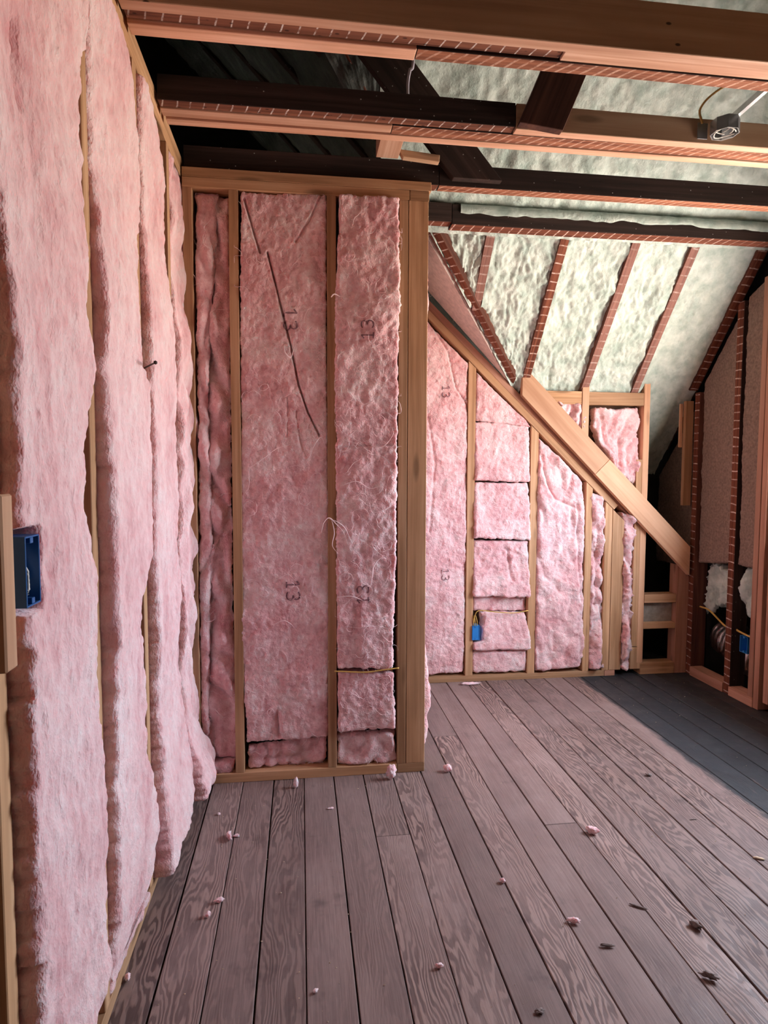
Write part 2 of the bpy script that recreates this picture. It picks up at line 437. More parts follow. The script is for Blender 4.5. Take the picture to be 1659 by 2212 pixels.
def spline(pts, n=24):
    p = np.asarray(pts, float); k = len(p)
    if k < 3:
        t = np.linspace(0, 1, n)[:, None]; return p[0]*(1-t)+p[-1]*t
    q = np.vstack([2*p[0]-p[1], p, 2*p[-1]-p[-2]]); out = []
    for t in np.linspace(0, k-1-1e-6, n):
        i = int(t); f = t-i; a, b, c, d = q[i], q[i+1], q[i+2], q[i+3]
        out.append(.5*((2*b)+(-a+c)*f+(2*a-5*b+4*c-d)*f*f+(-a+3*b-3*c+d)*f**3))
    return np.array(out)

# ------------------------------------------------------------------ walls as frames: s along the wall, z up, out into the room
class Wall:
    def __init__(s, axis, val, sign): s.axis, s.val, s.sign = axis, val, sign; s.sa = 1-axis
    def sz(s, px, py, h=0.):
        p = at(px, py, s.axis, s.val+s.sign*h); return p[s.sa], p[2]
    def pt(s, ss, z, h):
        ss, z, h = np.broadcast_arrays(np.asarray(ss, float), np.asarray(z, float), np.asarray(h, float))
        P = np.empty(ss.shape+(3,)); P[..., s.axis] = s.val+s.sign*h; P[..., s.sa] = ss; P[..., 2] = z; return P
    @property
    def out(s):
        v = Vector((0, 0, 0)); v[s.axis] = s.sign; return v
    @property
    def salong(s):
        v = Vector((0, 0, 0)); v[s.sa] = 1; return v
WL, WC, WB, WR = Wall(0, XL, 1), Wall(1, YC, -1), Wall(1, YB, -1), Wall(0, XR, -1)
DEP = .089
def stud(w, sc, z0, z1, mat=STUD, parent=None, t=.038, dep=DEP, face=0., name='stud', lath=None, cut1=None, cut0=None):
    h = face-dep/2
    a = w.pt(sc, z0, h).reshape(3); b = w.pt(sc, z1, h).reshape(3)
    return board(name, a, b, dep, t, -w.out, mat, parent, face=lath, cut1=cut1, cut0=cut0, warp=.0012)
def plate(w, s0, s1, z0, z1, mat=STUD, parent=None, dep=DEP, face=0., name='plate', lath=None):
    h = face-dep/2; zc = (z0+z1)/2
    return board(name, w.pt(s0, zc, h).reshape(3), w.pt(s1, zc, h).reshape(3), dep, z1-z0, -w.out, mat, parent, face=lath, warp=.001)

def poly(z, pts):
    """s of a traced edge at heights z; pts list of (s,z)"""
    p = sorted(pts, key=lambda q: q[1]); return np.interp(z, [q[1] for q in p], [q[0] for q in p])
def sstep(x): x = np.clip(x, 0, 1); return x*x*(3-2*x)

def batt(name, w, L, R, label, h=.0, hp=None, depth=.085, res=.008, seed=1, rag=.006, rnd=.02, rl=None, rr=None, amp=1.0,
         mat=None, creases=(), px=True, vert=1.0, folds=0., cat='insulation', fibres=0, prints=(), fn=None, parent=None, group=None, hpx=None):
    """one piece of wool: L,R traced side edges (top to bottom), h proud height, hp(u,v) extra relief."""
    mat = mat or PINK
    hq = h if hpx is None else hpx
    if px:
        L = [w.sz(x, y, hq) for x, y in L]; R = [w.sz(x, y, hq) for x, y in R]
    if np.mean([q[0] for q in L]) > np.mean([q[0] for q in R]): L, R = R, L
    zl0, zl1 = max(q[1] for q in L), min(q[1] for q in L); zr0, zr1 = max(q[1] for q in R), min(q[1] for q in R)
    W = abs(np.mean([q[0] for q in R])-np.mean([q[0] for q in L])); T = max(zl0-zl1, zr0-zr1)
    nu = max(8, int(W/res)); nv = max(8, int(T/res)); k = 4
    U = np.concatenate([np.zeros(k), np.linspace(0, 1, nu), np.ones(k)]); AU = np.concatenate([np.linspace(1, .2, k), np.zeros(nu), np.linspace(.2, 1, k)])
    V = np.concatenate([np.zeros(k), np.linspace(0, 1, nv), np.ones(k)]); AV = np.concatenate([np.linspace(1, .2, k), np.zeros(nv), np.linspace(.2, 1, k)])
    u, v = np.meshgrid(U, V); back = np.maximum(*np.meshgrid(AU, AV))
    zL = zl0+(zl1-zl0)*v; zR = zr0+(zr1-zr0)*v
    sL = poly(zL, L); sR = poly(zR, R)
    s = sL+(sR-sL)*u; z = zL+(zR-zL)*u
    sd = seed*17.3
    # ragged rims
    eL = np.exp(-(u*W/.03)); eR = np.exp(-((1-u)*W/.03)); eT = np.exp(-(v*T/.03)); eB = np.exp(-((1-v)*T/.03))
    jl = fbm(z*22, s*3, sd, seed, 4, .7); jr = fbm(z*22, s*3, sd+9, seed, 4, .7)
    s = s + rag*(jl*eL+jr*eR)
    z = z + rag*(fbm(s*26, sd, z*3, seed+3, 4, .7)*(eT+eB))
    # relief
    hh = np.full(s.shape, float(h))
    zz = z*vert
    hh += amp*(.010*fbm(s*5+sd, zz*3.4, sd, seed+11, 2)+.006*fbm(s*16, zz*13, sd, seed+21, 2)+.0042*ridge(s*24, zz*20, sd, seed+31)*pn(s*9, zz*8, sd, seed+41)
               +.0030*fbm(s*55, zz*44, sd, seed+51, 2, .6))
    if folds: hh += folds*(np.abs(pn(s*11+sd, zz*6, sd+3, seed+61))-.35)*.05
    if hp is not None: hh += hp(u, v)
    for cr in creases:
        pts = np.array([w.sz(x, y, hq) for x, y in cr[0]]); dpt, wd = cr[1], cr[2]; step = cr[3] if len(cr) > 3 else 0.
        best = np.full(s.shape, 9.); sg = np.zeros(s.shape); endf = np.ones(s.shape)
        tot = len(pts)-1
        for i in range(tot):
            a, b = pts[i], pts[i+1]; d = b-a; ll = d.dot(d)+1e-9
            t = ((s-a[0])*d[0]+(z-a[1])*d[1])/ll; tc = np.clip(t, 0, 1)
            dx, dz = s-(a[0]+tc*d[0]), z-(a[1]+tc*d[1]); dd = np.hypot(dx, dz)
            m = dd < best
            best = np.where(m, dd, best); sg = np.where(m, np.sign(dx*d[1]-dz*d[0]), sg)
            g = (i+tc)/tot; endf = np.where(m, np.clip(4*g*(1-g)*1.6, 0, 1) if tot else 1, endf)
        hh -= dpt*np.exp(-(best/wd)**2)
        if step: hh += step*sg*np.exp(-best/(wd*7))*np.where(best < wd*.3, best/(wd*.3), 1)*endf
    # rounded rims
    for dist, rad in ((u*W, rl if rl is not None else rnd), ((1-u)*W, rr if rr is not None else rnd), (v*T, rnd), ((1-v)*T, rnd)):
        q = np.clip(1-dist/rad, 0, 1); hh -= rad*(1-np.sqrt(np.clip(1-q*q, 0, 1)))*.8
    if fn is not None: hh = fn(s, z, hh)
    hh = hh*(1-back)+(-depth)*back
    P = w.pt(s, z, hh)
    flip = (w.axis == 0 and w.sign > 0) or (w.axis == 1 and w.sign > 0)
    o = grid_obj(name, P, mat, parent, flip=not flip)
    if label: tag(o, label, cat, group)
    su, sv = s[k:-k, k:-k], z[k:-k, k:-k]; hs = hh[k:-k, k:-k]
    def surf(ss, zz2):
        i = int(np.argmin((sv.mean(1)-zz2)**2)); j = int(np.argmin((su[i]-ss)**2))
        i = int(np.argmin((sv[:, j]-zz2)**2)); j = int(np.argmin((su[i]-ss)**2)); return hs[i, j]
    if fibres:
        rg = np.random.RandomState(seed+900); Vt, Ft = [], []
        for q in range(fibres):
            s0 = rg.uniform(su.min()+.02, su.max()-.02); z0 = rg.uniform(sv.min()+.02, sv.max()-.02)
            n = rg.randint(6, 14); ang = rg.uniform(0, 6.28); cur = rg.normal(0, .35); stp = rg.uniform(.006, .013)
            pts = []
            for i in range(n):
                lift = .0035+.006*abs(math.sin(i*.9+q)); pts.append(w.pt(s0, z0, surf(s0, z0)+lift).reshape(3))
                ang += cur+rg.normal(0, .3); s0 += math.cos(ang)*stp; z0 += math.sin(ang)*stp
                s0 = min(max(s0, su.min()), su.max())
            pts = np.array(pts); rr_ = rg.uniform(.0006, .0015); T_ = np.gradient(pts, axis=0); b0 = len(Vt)
            for i in range(n):
                a = np.cross(T_[i], (.3, .5, .8)); a /= np.linalg.norm(a)+1e-9; b = np.cross(T_[i], a); b /= np.linalg.norm(b)+1e-9
                tp = rr_*(1-.6*abs(2*i/(n-1)-1))
                for kk in range(3):
                    th = kk*2.094; Vt.append(pts[i]+tp*(a*math.cos(th)+b*math.sin(th)))
            for i in range(n-1):
                for kk in range(3): Ft.append((b0+i*3+kk, b0+i*3+(kk+1) % 3, b0+(i+1)*3+(kk+1) % 3, b0+(i+1)*3+kk))
        fo = mesh_obj('loose_fibres', Vt, Ft, FIBRE, o, smooth=True); tag(fo, kind='stuff')
    for (pxx, pyy, ccw, sc_) in prints:
        c = w.sz(pxx, pyy, hq); printed(w, c, surf, o, ccw, sc_)
    return o, surf

GLY = {'1': [[(.15, .78), (.5, 1.), (.5, 0.)], [(.2, 0.), (.8, 0.)]],
       '3': [[(.1, .9), (.35, 1.), (.7, .97), (.85, .78), (.72, .57), (.42, .52)], [(.42, .52), (.78, .45), (.9, .24), (.72, .03), (.35, 0.), (.08, .1)]]}
def printed(w, c, surf, parent, ccw, sc):
    V, Fc = [], []
    for gi, ch in enumerate('13'):
        for line in GLY[ch]:
            p = spline(line, 14) if len(line) > 3 else np.vstack([np.linspace(line[i], line[i+1], 8) for i in range(len(line)-1)])
            tg = np.gradient(p, axis=0); tg /= np.linalg.norm(tg, axis=1)[:, None]+1e-9
            nn = np.stack([-tg[:, 1], tg[:, 0]], 1)*.062
            b0 = len(V)
            for i in range(len(p)):
                for sg in (-1, 1):
                    q = p[i]+nn[i]*sg
                    tx = (q[0]-.5+(gi-.5)*1.15)*.8; ty = q[1]-.5          # text frame
                    ds, dz = (ty, -tx) if not ccw else (-ty, tx)
                    s_, z_ = c[0]+ds*sc, c[1]+dz*sc
                    V.append(w.pt(s_, z_, surf(s_, z_)+.0022).reshape(3))
            for i in range(len(p)-1): Fc.append((b0+2*i, b0+2*i+1, b0+2*i+3, b0+2*i+2))
    o = mesh_obj('printed_number', V, Fc, INK, parent); o['label'] = 'stencilled grey number 13 turned on its side'

# ================================================================== STRUCTURE
ZC = 2.593                                   # underside of the ceiling joists
SL = 1.19                                    # main roof slope
def rz(y): return 1.87+SL*(3.9-y)            # underside of the main rafters
RN = np.array([0, SL, 1.])/math.hypot(SL, 1)
def wz(x): return 1.93+1.04*(1.35-x)         # underside of the wing rafters
WN = np.array([1.04, 0, 1.])/math.hypot(1.04, 1)
def yv(x): return 3.319+.906*(x-.708)        # the valley in plan
def xv(y): return .708+(y-3.319)/.906

# ---- floor
floor = tag(empty('floor', (0, 0, 0)), kind='structure')
FB = .1309
slab('subfloor', (-.62, YF-.1, -.07), (2.75, 4.5, -.03), SHEATH, floor)
joints = {2: 2.239, 7: 2.234, 5: 3.08, 10: 1.2, 0: .9, 12: 3.3, 4: .6}
for k in range(-4, 20):
    x0, x1 = .0086+FB*k, .0086+FB*(k+1)
    yend = YC+.1 if x1 < .5 else 4.45
    if x0 < -.6: continue
    cuts = [YF, yend] if k not in joints else [YF, joints[k], yend]
    for a, b in zip(cuts[:-1], cuts[1:]):
        g0, g1 = RND.uniform(.0012, .0034), RND.uniform(.0012, .0034); dz = RND.uniform(-.0012, .0012)
        board('floor_board', ((x0+g0+x1-g1)/2, a+.0012, -.011+dz), ((x0+g0+x1-g1)/2, b-.0012, -.011+dz), .022, x1-x0-g0-g1, (0, 0, 1), FLOOR, floor, bev=.0016)

# ---- left wall
wl_ = tag(empty('wall_left', (XL, 1.0, 0)), kind='structure')
plate(WL, YF, YC, 0, .04, STUD, wl_, name='bottom_plate')
plate(WL, YF, YC+.09, 2.555, 2.597, STUD, wl_, name='top_plate')
plate(WL, YF, YC+.09, 2.598, 2.642, STUD, wl_, name='top_plate')
for c in (-2.3, -1.75, -1.28, -.81, -.34, .13, .60, 1.061, 1.541, 2.003, 2.471):
    stud(WL, c, .04, 2.555, STUD, wl_)
slab('sheathing', (XL-.135, YF-.1, -.03), (XL-.1, YC+1.9, 2.642), SHEATH, wl_)

# ---- partition (closet) wall
wp = tag(empty('wall_partition', (0, YC, 0)), kind='structure')
plate(WC, XL+.002, .425, 0, .042, STUD, wp, name='bottom_plate')
plate(WC, .427, .55, 0, .042, STUD, wp, name='bottom_plate')
plate(WC, XL+.005, .562, 2.554, 2.592, STUD, wp, name='top_plate')
plate(WC, XL+.005, .468, 2.512, 2.553, STUD, wp, name='top_plate')
plate(WC, .47, .553, 2.512, 2.553, STUD, wp, name='top_plate')
for c in (-.452, -.268, .135): stud(WC, c, .042, 2.512, STUD, wp)
stud(WC, .444, .042, 2.512, STUD, wp)
stud(WC, .508, .042, 2.512, STUD, wp, t=.084, name='corner_post')
slab('backing', (XL-.1, YC+.092, 0), (.46, YC+.105, 2.59), BLACK, wp)
# its return towards the back wall
ws = tag(empty('wall_return', (.55, 3.3, 0)), kind='structure')
WS = Wall(0, .553, 1)
plate(WS, YC+.09, YB, 0, .042, STUD, ws, name='bottom_plate')
plate(WS, YC+.09, YB, 2.36, 2.40, STUD, ws, name='top_plate')
for c in (2.84, 3.24, 3.62, 3.85): stud(WS, c, .042, 2.36, STUD, ws)

# ---- back wall with its raking top
wb_ = tag(empty('wall_back', (1.4, YB, 0)), kind='structure')
plate(WB, .555, 2.0, 0, .038, STUD, wb_, name='bottom_plate')
plate(WB, 2.002, 2.075, 0, .036, REDW, wb_, name='bottom_plate')
plate(WB, 2.255, 2.50, 0, .075, STUD, wb_, name='bottom_plate')
RK = -.951                                    # slope of the raking plates
def rk(x): return 2.29+RK*(x-.80)             # lower edge of the raking plates
rn = Vector((-RK, 0, 1)).normalized()
for i, m in ((0, STUD), (1, REDW)):
    off = rn*(.021+.042*i)
    xa, xb = .56, (2.04 if i == 0 else 2.14)
    a = Vector((xa, YB+DEP/2, rk(xa)))+off; b = Vector((xb, YB+DEP/2, rk(xb)))+off
    board('raking_plate', a, b, DEP-.004*i, .041, (0, 1, 0), m, wb_, cut0=((.556, 0, 0), (1, 0, 0)))
def bstud(pxl, pxr, py, top=None, bot=.038, mat=STUD, **kw):
    s0, _ = WB.sz(pxl, py); s1, _ = WB.sz(pxr, py); c = (s0+s1)/2
    if top is None:
        return stud(WB, c, bot, rk(c)-.004, mat, wb_, t=s1-s0, cut1=((c, YB, rk(c)-.004), rn), **kw)
    return stud(WB, c, bot, top, mat, wb_, t=s1-s0, **kw)
bstud(1009, 1025, 1100); bstud(1143, 1159, 1200); bstud(1262, 1276, 1250); bstud(1303, 1318, 1300)
bstud(1319, 1344, 1300, name='stud')
s0, _ = WB.sz(1367, 1300); s1, _ = WB.sz(1388, 1300)
stud(WB, (s0+s1)/2, .19, 1.44, STUD, wb_, t=s1-s0, face=-.003)
stud(WB, (s0+s1)/2, .038, .185, STUD, wb_, t=s1-s0+.012, face=-.002, name='stud_block')
kx = 2.2495
stud(WB, kx, .08, 1.93, PLY, wb_, t=.042, cut1=((kx, YB, 1.95), (-.6, 0, 1)))
# knee plate under the rafters, the little cripple stud and the long diagonal boards
plate(WB, 1.415, 1.80, 1.792, 1.875, STUD, wb_, name='knee_plate', dep=.04)
plate(WB, 1.848, 2.227, 1.790, 1.873, STUD, wb_, name='knee_plate', dep=.04)
stud(WB, 1.824, 1.50, 1.95, PLY, wb_, t=.046, dep=.06, face=.006, name='cripple_stud', cut1=((1.824, YB, 1.935), (.7, 0, 1)))
def diag(p, q, cut0=None, cut1=None):
    a = at(p[0], p[1], 1, YB-.024); b = at(q[0], q[1], 1, YB-.024)
    return board('diagonal_board', a, b, .135, .04, (0.68, 0, .73), PLY, wb_, cut0=cut0, cut1=cut1)
mid = at(1298, 1009, 1, YB-.024); dd = (at(1487, 1212, 1, YB-.024)-at(1147, 844, 1, YB-.024)); dd /= np.linalg.norm(dd)
e0 = at(1126, 840, 1, YB-.024); e1 = at(1487, 1200, 1, YB-.024)
diag((1147, 844), (1298, 1008), cut0=(e0, (1, 0, 0)), cut1=(mid-dd*.001, dd))
diag((1298, 1008), (1487, 1212), cut0=(mid+dd*.001, dd), cut1=(e1, (1, 0, 0)))
# small framed opening in the corner
stud(WB, 2.545, 0.0, .72, REDW, wb_, t=.085, name='corner_post', cut1=((2.545, YB, .70), rn))
s0, z1 = WB.sz(1391, 1285); s1, z0 = WB.sz(1462, 1301)
plate(WB, 2.272, 2.50, z0, z1, STUD, wb_, name='blocking')
_, z1b = WB.sz(1420, 1346); _, z0b = WB.sz(1420, 1358)
plate(WB, 2.272, 2.50, z0b, z1b, STUD, wb_, name='blocking')
slab('grey_panel', (2.272, YB+.05, z1b), (2.50, YB+.06, z0), GREYP, wb_)
# closing boards behind the studs and black paper under the eave
v = [(.5, YB+.095, 0), (2.262, YB+.095, 0), (2.262, YB+.095, 1.83), (1.40, YB+.095, 1.83), (1.40, YB+.095, rk(1.40)+.02), (.5, YB+.095, rk(.5)+.02)]
v = v+[(x, y+.015, z) for x, y, z in v]
mesh_obj('backing', v, [(0, 1, 2, 3, 4, 5), (11, 10, 9, 8, 7, 6)]+[(i, (i+1) % 6, (i+1) % 6+6, i+6) for i in range(6)], SHEATH, wb_)
slab('building_paper', (1.3, 4.36, -.03), (2.85, 4.4, 1.53), BLACK, wb_)
slab('building_paper', (2.262, YB+.09, -.03), (2.275, 4.37, 1.83), BLACK, wb_)

# ---- right wall
wr_ = tag(empty('wall_right', (XR, 2.0, 0)), kind='structure')
def sheath_holes(axis, val, s0, s1, z1, holes, mat, parent, thick=.03):
    segs = []; cur = s0
    for a, b, za, zb in sorted(holes):
        segs += [(cur, a, -.03, z1), (a, b, -.03, za), (a, b, zb, z1)]; cur = b
    segs.append((cur, s1, -.03, z1))
    for a, b, za, zb in segs:
        lo, hi = [0, 0, za], [0, 0, zb]
        lo[axis], hi[axis] = val, val+thick; lo[1-axis], hi[1-axis] = a, b
        slab('sheathing', lo, hi, mat, parent)
sheath_holes(0, XR+.115, YF-.1, 4.5, 5.9, WINS_R+[(3.22, 3.845, .0, .70)], BLACK, wr_)
for lo, hi in (((XR+.5, 3.1, -.05), (XR+.52, 3.95, .9)), ((XR+.115, 3.1, .70), (XR+.52, 3.95, .72)), ((XR+.115, 3.85, -.05), (XR+.52, 3.87, .72)),
               ((XR+.115, 3.19, -.05), (XR+.52, 3.21, .72)), ((XR+.1, 3.1, -.06), (XR+.52, 3.95, -.03))):
    slab('building_paper', lo, hi, BLACK, wr_)
# corner post with lath marks, old lath studs, new trimmers of the window
stud(WR, 3.86, 0, 1.88, OLDR, wr_, t=.05, dep=.10, lath=LATHR, name='old_corner_stud')
ys = 3.475
stud(WR, ys, 0, rz(ys)-.01, OLD, wr_, t=.055, dep=.10, lath=LATHR, name='old_stud')
plate(WR, 3.50, 3.83, 0, .06, REDW, wr_, name='bottom_plate', face=.01)
plate(WR, 3.24, 3.445, 0, .055, REDW, wr_, name='bottom_plate', face=.01)
plate(WR, 2.2, 3.1, 0, .05, REDW, wr_, name='bottom_plate', face=.01)
plate(WR, YF, 2.1, 0, .05, REDW, wr_, name='bottom_plate', face=.01)
for c, top in ((3.268, 2.45), (3.222, 2.45), (3.164, 2.45)):
    stud(WR, c, .0 if c > 3.2 else .05, top, REDW, wr_, t=.04, face=.004 if c > 3.2 else -.01, name='new_stud')
for c in (2.16, 1.77, .73, .3, -.1, -.5, -.9, -1.4, -1.9): stud(WR, c, .05, 2.45, STUD, wr_, name='new_stud')
plate(WR, YF, 3.24, 2.452, 2.50, STUD, wr_, name='header')
plate(WR, 2.18, 3.144, .89, .935, REDW, wr_, name='rough_sill')
plate(WR, 2.18, 3.144, .936, .978, REDW, wr_, name='rough_sill', face=-.003)
for c in (2.4, 2.8): stud(WR, c, .05, .89, REDW, wr_, name='cripple_stud')
for i, (a, b, za, zb) in enumerate(WINS_R):
    w_ = tag(empty('window_%d' % (i+1), (XR+.1, (a+b)/2, za)), kind='structure')
    for lo, hi in (((XR+.05, a, za), (XR+.13, a+.05, zb)), ((XR+.05, b-.05, za), (XR+.13, b, zb)), ((XR+.05, a+.05, za), (XR+.13, b-.05, za+.05)),
                   ((XR+.05, a+.05, zb-.05), (XR+.13, b-.05, zb)), ((XR+.06, a+.05, (za+zb)/2-.02), (XR+.12, b-.05, (za+zb)/2+.02))):
        slab('window_frame', lo, hi, WHITE, w_, bev=.003)
    slab('pane', (XR+.088, a+.05, za+.05), (XR+.092, b-.05, zb-.05), GLASS, w_)

# ---- wall behind the camera
wf = tag(empty('wall_front', (1, YF, 0)), kind='structure')
sheath_holes(1, YF-.13, -1.6, 2.75, 5.9, WINS_F, SHEATH, wf)
for i, (a, b, za, zb) in enumerate(WINS_F):
    w_ = tag(empty('window_%d' % (len(WINS_R)+1+i), ((a+b)/2, YF-.1, za)), kind='structure')
    for lo, hi in (((a, YF-.13, za), (a+.05, YF-.05, zb)), ((b-.05, YF-.13, za), (b, YF-.05, zb)), ((a+.05, YF-.13, za), (b-.05, YF-.05, za+.05)), ((a+.05, YF-.13, zb-.05), (b-.05, YF-.05, zb))):
        slab('window_frame', lo, hi, WHITE, w_, bev=.003)
for c in (-.3, .1, .28, 1.92, 2.3): slab('stud', (c-.019, YF-.09, 0), (c+.019, YF, 2.5), STUD, wf)

# ---- ceiling joists (each ply a timber of its own)
cl = tag(empty('ceiling', (1, 2.3, ZC)), kind='structure')
def joist(x0, x1, y0, y1, z0, z1, mat, lath=None, name='ceiling_joist'):
    return board(name, (x0, (y0+y1)/2, (z0+z1)/2), (x1, (y0+y1)/2, (z0+z1)/2), z1-z0, y1-y0-.001, (0, 0, 1), mat, cl, face=lath, warp=.0012)
XE = XR-.012
X0 = XL+.008
def jx(px, py): return at(px, py, 2, ZC)[0]
# nearest joist: brown new timber, then an old one pieced out with new wood, then a new strip pieced out with an old one
joist(X0, XE, 1.808, 1.848, ZC, ZC+.140, NEWD, NEWJ)
x = jx(1214, 125); joist(X0, x, 1.849, 1.898, ZC+.012, ZC+.11, OLD, LATH); joist(x+.002, XE, 1.849, 1.898, ZC+.006, ZC+.11, NEWJ)
x = jx(897, 120); joist(X0, x, 1.900, 1.950, ZC+.001, ZC+.09, NEWJ); joist(x+.002, XE, 1.899, 1.950, ZC+.004, ZC+.10, OLD, LATHD)
# second joist
x = jx(1112, 280); joist(X0, x, 2.268, 2.312, ZC+.006, ZC+.090, OLD, LATH); joist(x+.003, XE, 2.268, 2.308, ZC, ZC+.089, NEWD, NEWJ)
x = jx(845, 282); joist(X0, x, 2.314, 2.362, ZC+.001, ZC+.088, NEWJ); joist(x+.002, XE, 2.314, 2.375, ZC+.004, ZC+.09, OLD, LATHD)
joist(jx(360, 262), XE, 2.377, 2.415, ZC, ZC+.089, NEWJ)
# third joist, lying on the partition, and the fourth
joist(X0, .60, 2.748, 2.808, ZC+.0015, ZC+.098, OLD, LATH); joist(.602, XE, 2.748, 2.808, ZC+.001, ZC+.092, OLD, LATHD)
joist(.30, .755, 3.15, 3.215, ZC+.008, ZC+.10, OLD, LATHR); joist(.757, XE, 3.15, 3.235, ZC-.002, ZC+.095, OLD, LATHR)
for y in (1.35, .9, .45, 0., -.45, -.9, -1.35, -1.8): joist(X0, XE, y-.02, y+.02, ZC, ZC+.14, NEWD, NEWJ)
# planks slanting through the attic, short block between joists
board('attic_plank', (.77, 2.727, 2.605), (.24, 2.727, 3.23), .165, .036, (.7, 0, .7), OLD, cl, cut0=((0, 0, 2.612), (0, 0, 1)))
board('attic_plank', (.858, 2.248, 2.585), (1.15, 2.248, 3.28), .155, .034, (1, 0, -.4), OLDR, cl, cut0=((.86, 0, 2.588), (.1, 0, 1)))
p0, p1 = at(812, 340, 1, 2.705), at(860, 296, 1, 2.705)
slab('blocking', (p0[0], 2.417, p0[2]), (p1[0], 2.705, p1[2]), NEWJ, cl, bev=.002)
p = at(865, 334, 1, 2.69); q = at(948, 346, 1, 2.69)
board('blocking', p, q, .03, .03, (0, 0, 1), NEWD, cl, cut0=(p, (1, 0, .6)))

# ---- roof: rafters, spray foam, valley
rf = tag(empty('roof', (1.5, 3.3, 2.6)), kind='structure')
def rafter(x, ya, yb_, lath, t=.05, nm='rafter', dep=.11):
    a = np.array([x, ya, rz(ya)])+RN*dep/2; b = np.array([x, yb_, rz(yb_)])+RN*dep/2
    return board(nm, a, b, dep, t, RN, OLDR, rf, face=lath, warp=.002)
for x, y, m in ((1.0, 3.56, LATHW), (1.41, 3.93, LATHR), (1.817, 3.93, LATHW), (2.167, 3.95, LATHW)): rafter(x, y, 3.27, m)
rafter(2.572, 3.88, 3.0, LATHR, t=.06)
def foam(name, u0, u1, y0, y1, off, seed, amp=1.0, res=.010, edge=.0, mat=None, lumps=()):
    """foam skin; u0,u1 functions of y (x limits); y0 top .. y1 bottom"""
    T = abs(y1-y0)*1.5; W = max(abs(u1(y)-u0(y)) for y in (y0, (y0+y1)/2, y1))
    nu, nv = max(6, int(W/res)), max(6, int(T/res))
    u, v = np.meshgrid(np.linspace(0, 1, nu), np.linspace(0, 1, nv)); y = y0+(y1-y0)*v
    f0 = np.vectorize(u0)(y[:, 0])[:, None]; f1 = np.vectorize(u1)(y[:, 0])[:, None]
    x = f0+(f1-f0)*u; sd = seed*3.7
    n = .014*fbm(x*5, y*5, sd, seed, 2)+.009*ridge(x*13, y*11, sd, seed+4)*(.5+pn(x*5, y*5, sd, seed+9))+.005*fbm(x*26, y*26, sd, seed+5, 2)+.006*ridge(x*34+2*pn(x*9, y*9, sd, seed+16), y*20, sd, seed+15)+.0038*ridge(x*55, y*70+2*pn(x*14, y*14, sd, seed+18), sd, seed+17)+.002*fbm(x*70, y*70, sd, seed+6, 2)
    h = off - amp*n
    if edge:   # foam climbs the rafters
        h -= edge*(np.exp(-u*W/.035)*(.7+.8*pn(y*9, sd, 0, seed+7))+np.exp(-(1-u)*W/.035)*(.7+.8*pn(y*9, sd, 5, seed+8)))
    for lx, ly, lr, lh in lumps: h -= lh*np.exp(-((x-lx)**2+(y-ly)**2)/lr**2)
    z = rz(y)
    P = np.stack([x, y, z], -1)+RN*h[..., None]
    return grid_obj(name, P, mat or FOAM, rf, loc=(float(x.mean()), float(y.mean()), float(z.min())))
c_ = lambda k: (lambda y: k)
foam('spray_foam', lambda y: max(1.025, xv(min(y, 3.95))-.0), c_(1.385), 3.1, 3.93, .030, 1, 1.3, .008, .01)
foam('spray_foam', c_(1.435), c_(1.792), 3.1, 3.96, .032, 2, 1.1, .008, .012, lumps=((1.56, 3.83, .04, -.035), (1.75, 3.45, .06, .02)))
foam('spray_foam', c_(1.842), c_(2.142), 3.1, 3.96, .034, 3, 1.1, .008, .014, lumps=((2.1, 3.5, .05, .025),))
foam('spray_foam', c_(2.192), c_(2.60), 3.1, 4.45, .022, 4, .75, .009, .004)
foam('spray_foam', lambda y: max(.625, xv(y)), c_(.975), 2.95, 3.55, .028, 5, 1.4, .008, .012)
foam('spray_foam', lambda y: max(.36, xv(y)-.05), c_(2.70), 1.0, 3.285, -.014, 6, 1.0, .014)
foam('spray_foam', lambda y: max(-1.4, xv(y)-.05), c_(.37), 1.0, 3.03, -.012, 8, 1.0, .02, mat=FOAM_SHADE)  # main-roof foam left of the plank, shadow painted in by the darker copy
# foam oversprayed along the top of the last joist
nx = 240; xx = np.linspace(.80, XE, nx); drop = .030+.016*fbm(xx*3.1, 0, 4.4, 77, 3)+.006*pn(xx*16, 0, 1, 78)
prof = [(3.24, .100, 0), (3.20, .107, 0), (3.165, .105, 0), (3.148, .097, 0), (3.1455, .080, .35), (3.1465, .080, .8), (3.1494, .080, 1.0)]
P = np.stack([np.stack([xx, np.full(nx, y)+.003*pn(xx*12, y*30, 0, 79), ZC+z-drop*k+.004*pn(xx*14, y*20, 3, 80)*(k < .9)], -1) for y, z, k in prof], 0)
grid_obj('spray_foam', P, FOAM, rf, loc=(1.6, 3.17, ZC+.06))
# far slope, ridge and dark closing ends (over and behind the camera)
def flat(name, quad, mat, parent): 
    q = np.array(quad, float); n = np.cross(q[1]-q[0], q[3]-q[0]); n /= np.linalg.norm(n)
    v = np.vstack([q, q+n*.03]); return mesh_obj(name, v, [(0, 1, 2, 3), (7, 6, 5, 4)]+[(i, (i+1) % 4, (i+1) % 4+4, i+4) for i in range(4)], mat, parent)
yr = 1.0; yo = yr-(rz(yr)-1.2)/SL
flat('roof_deck', [(-1.6, yr, rz(yr)), (2.8, yr, rz(yr)), (2.8, yo, 1.2), (-1.6, yo, 1.2)], FOAM, rf)
def deck(name, pts, n, off, mat):
    q = np.array(pts, float)+n*off; k = len(q); v = np.vstack([q, q+n*.03])
    return mesh_obj(name, v, [tuple(range(k)), tuple(range(2*k-1, k-1, -1))]+[(i, (i+1) % k, (i+1) % k+k, i+k) for i in range(k)], mat, rf)
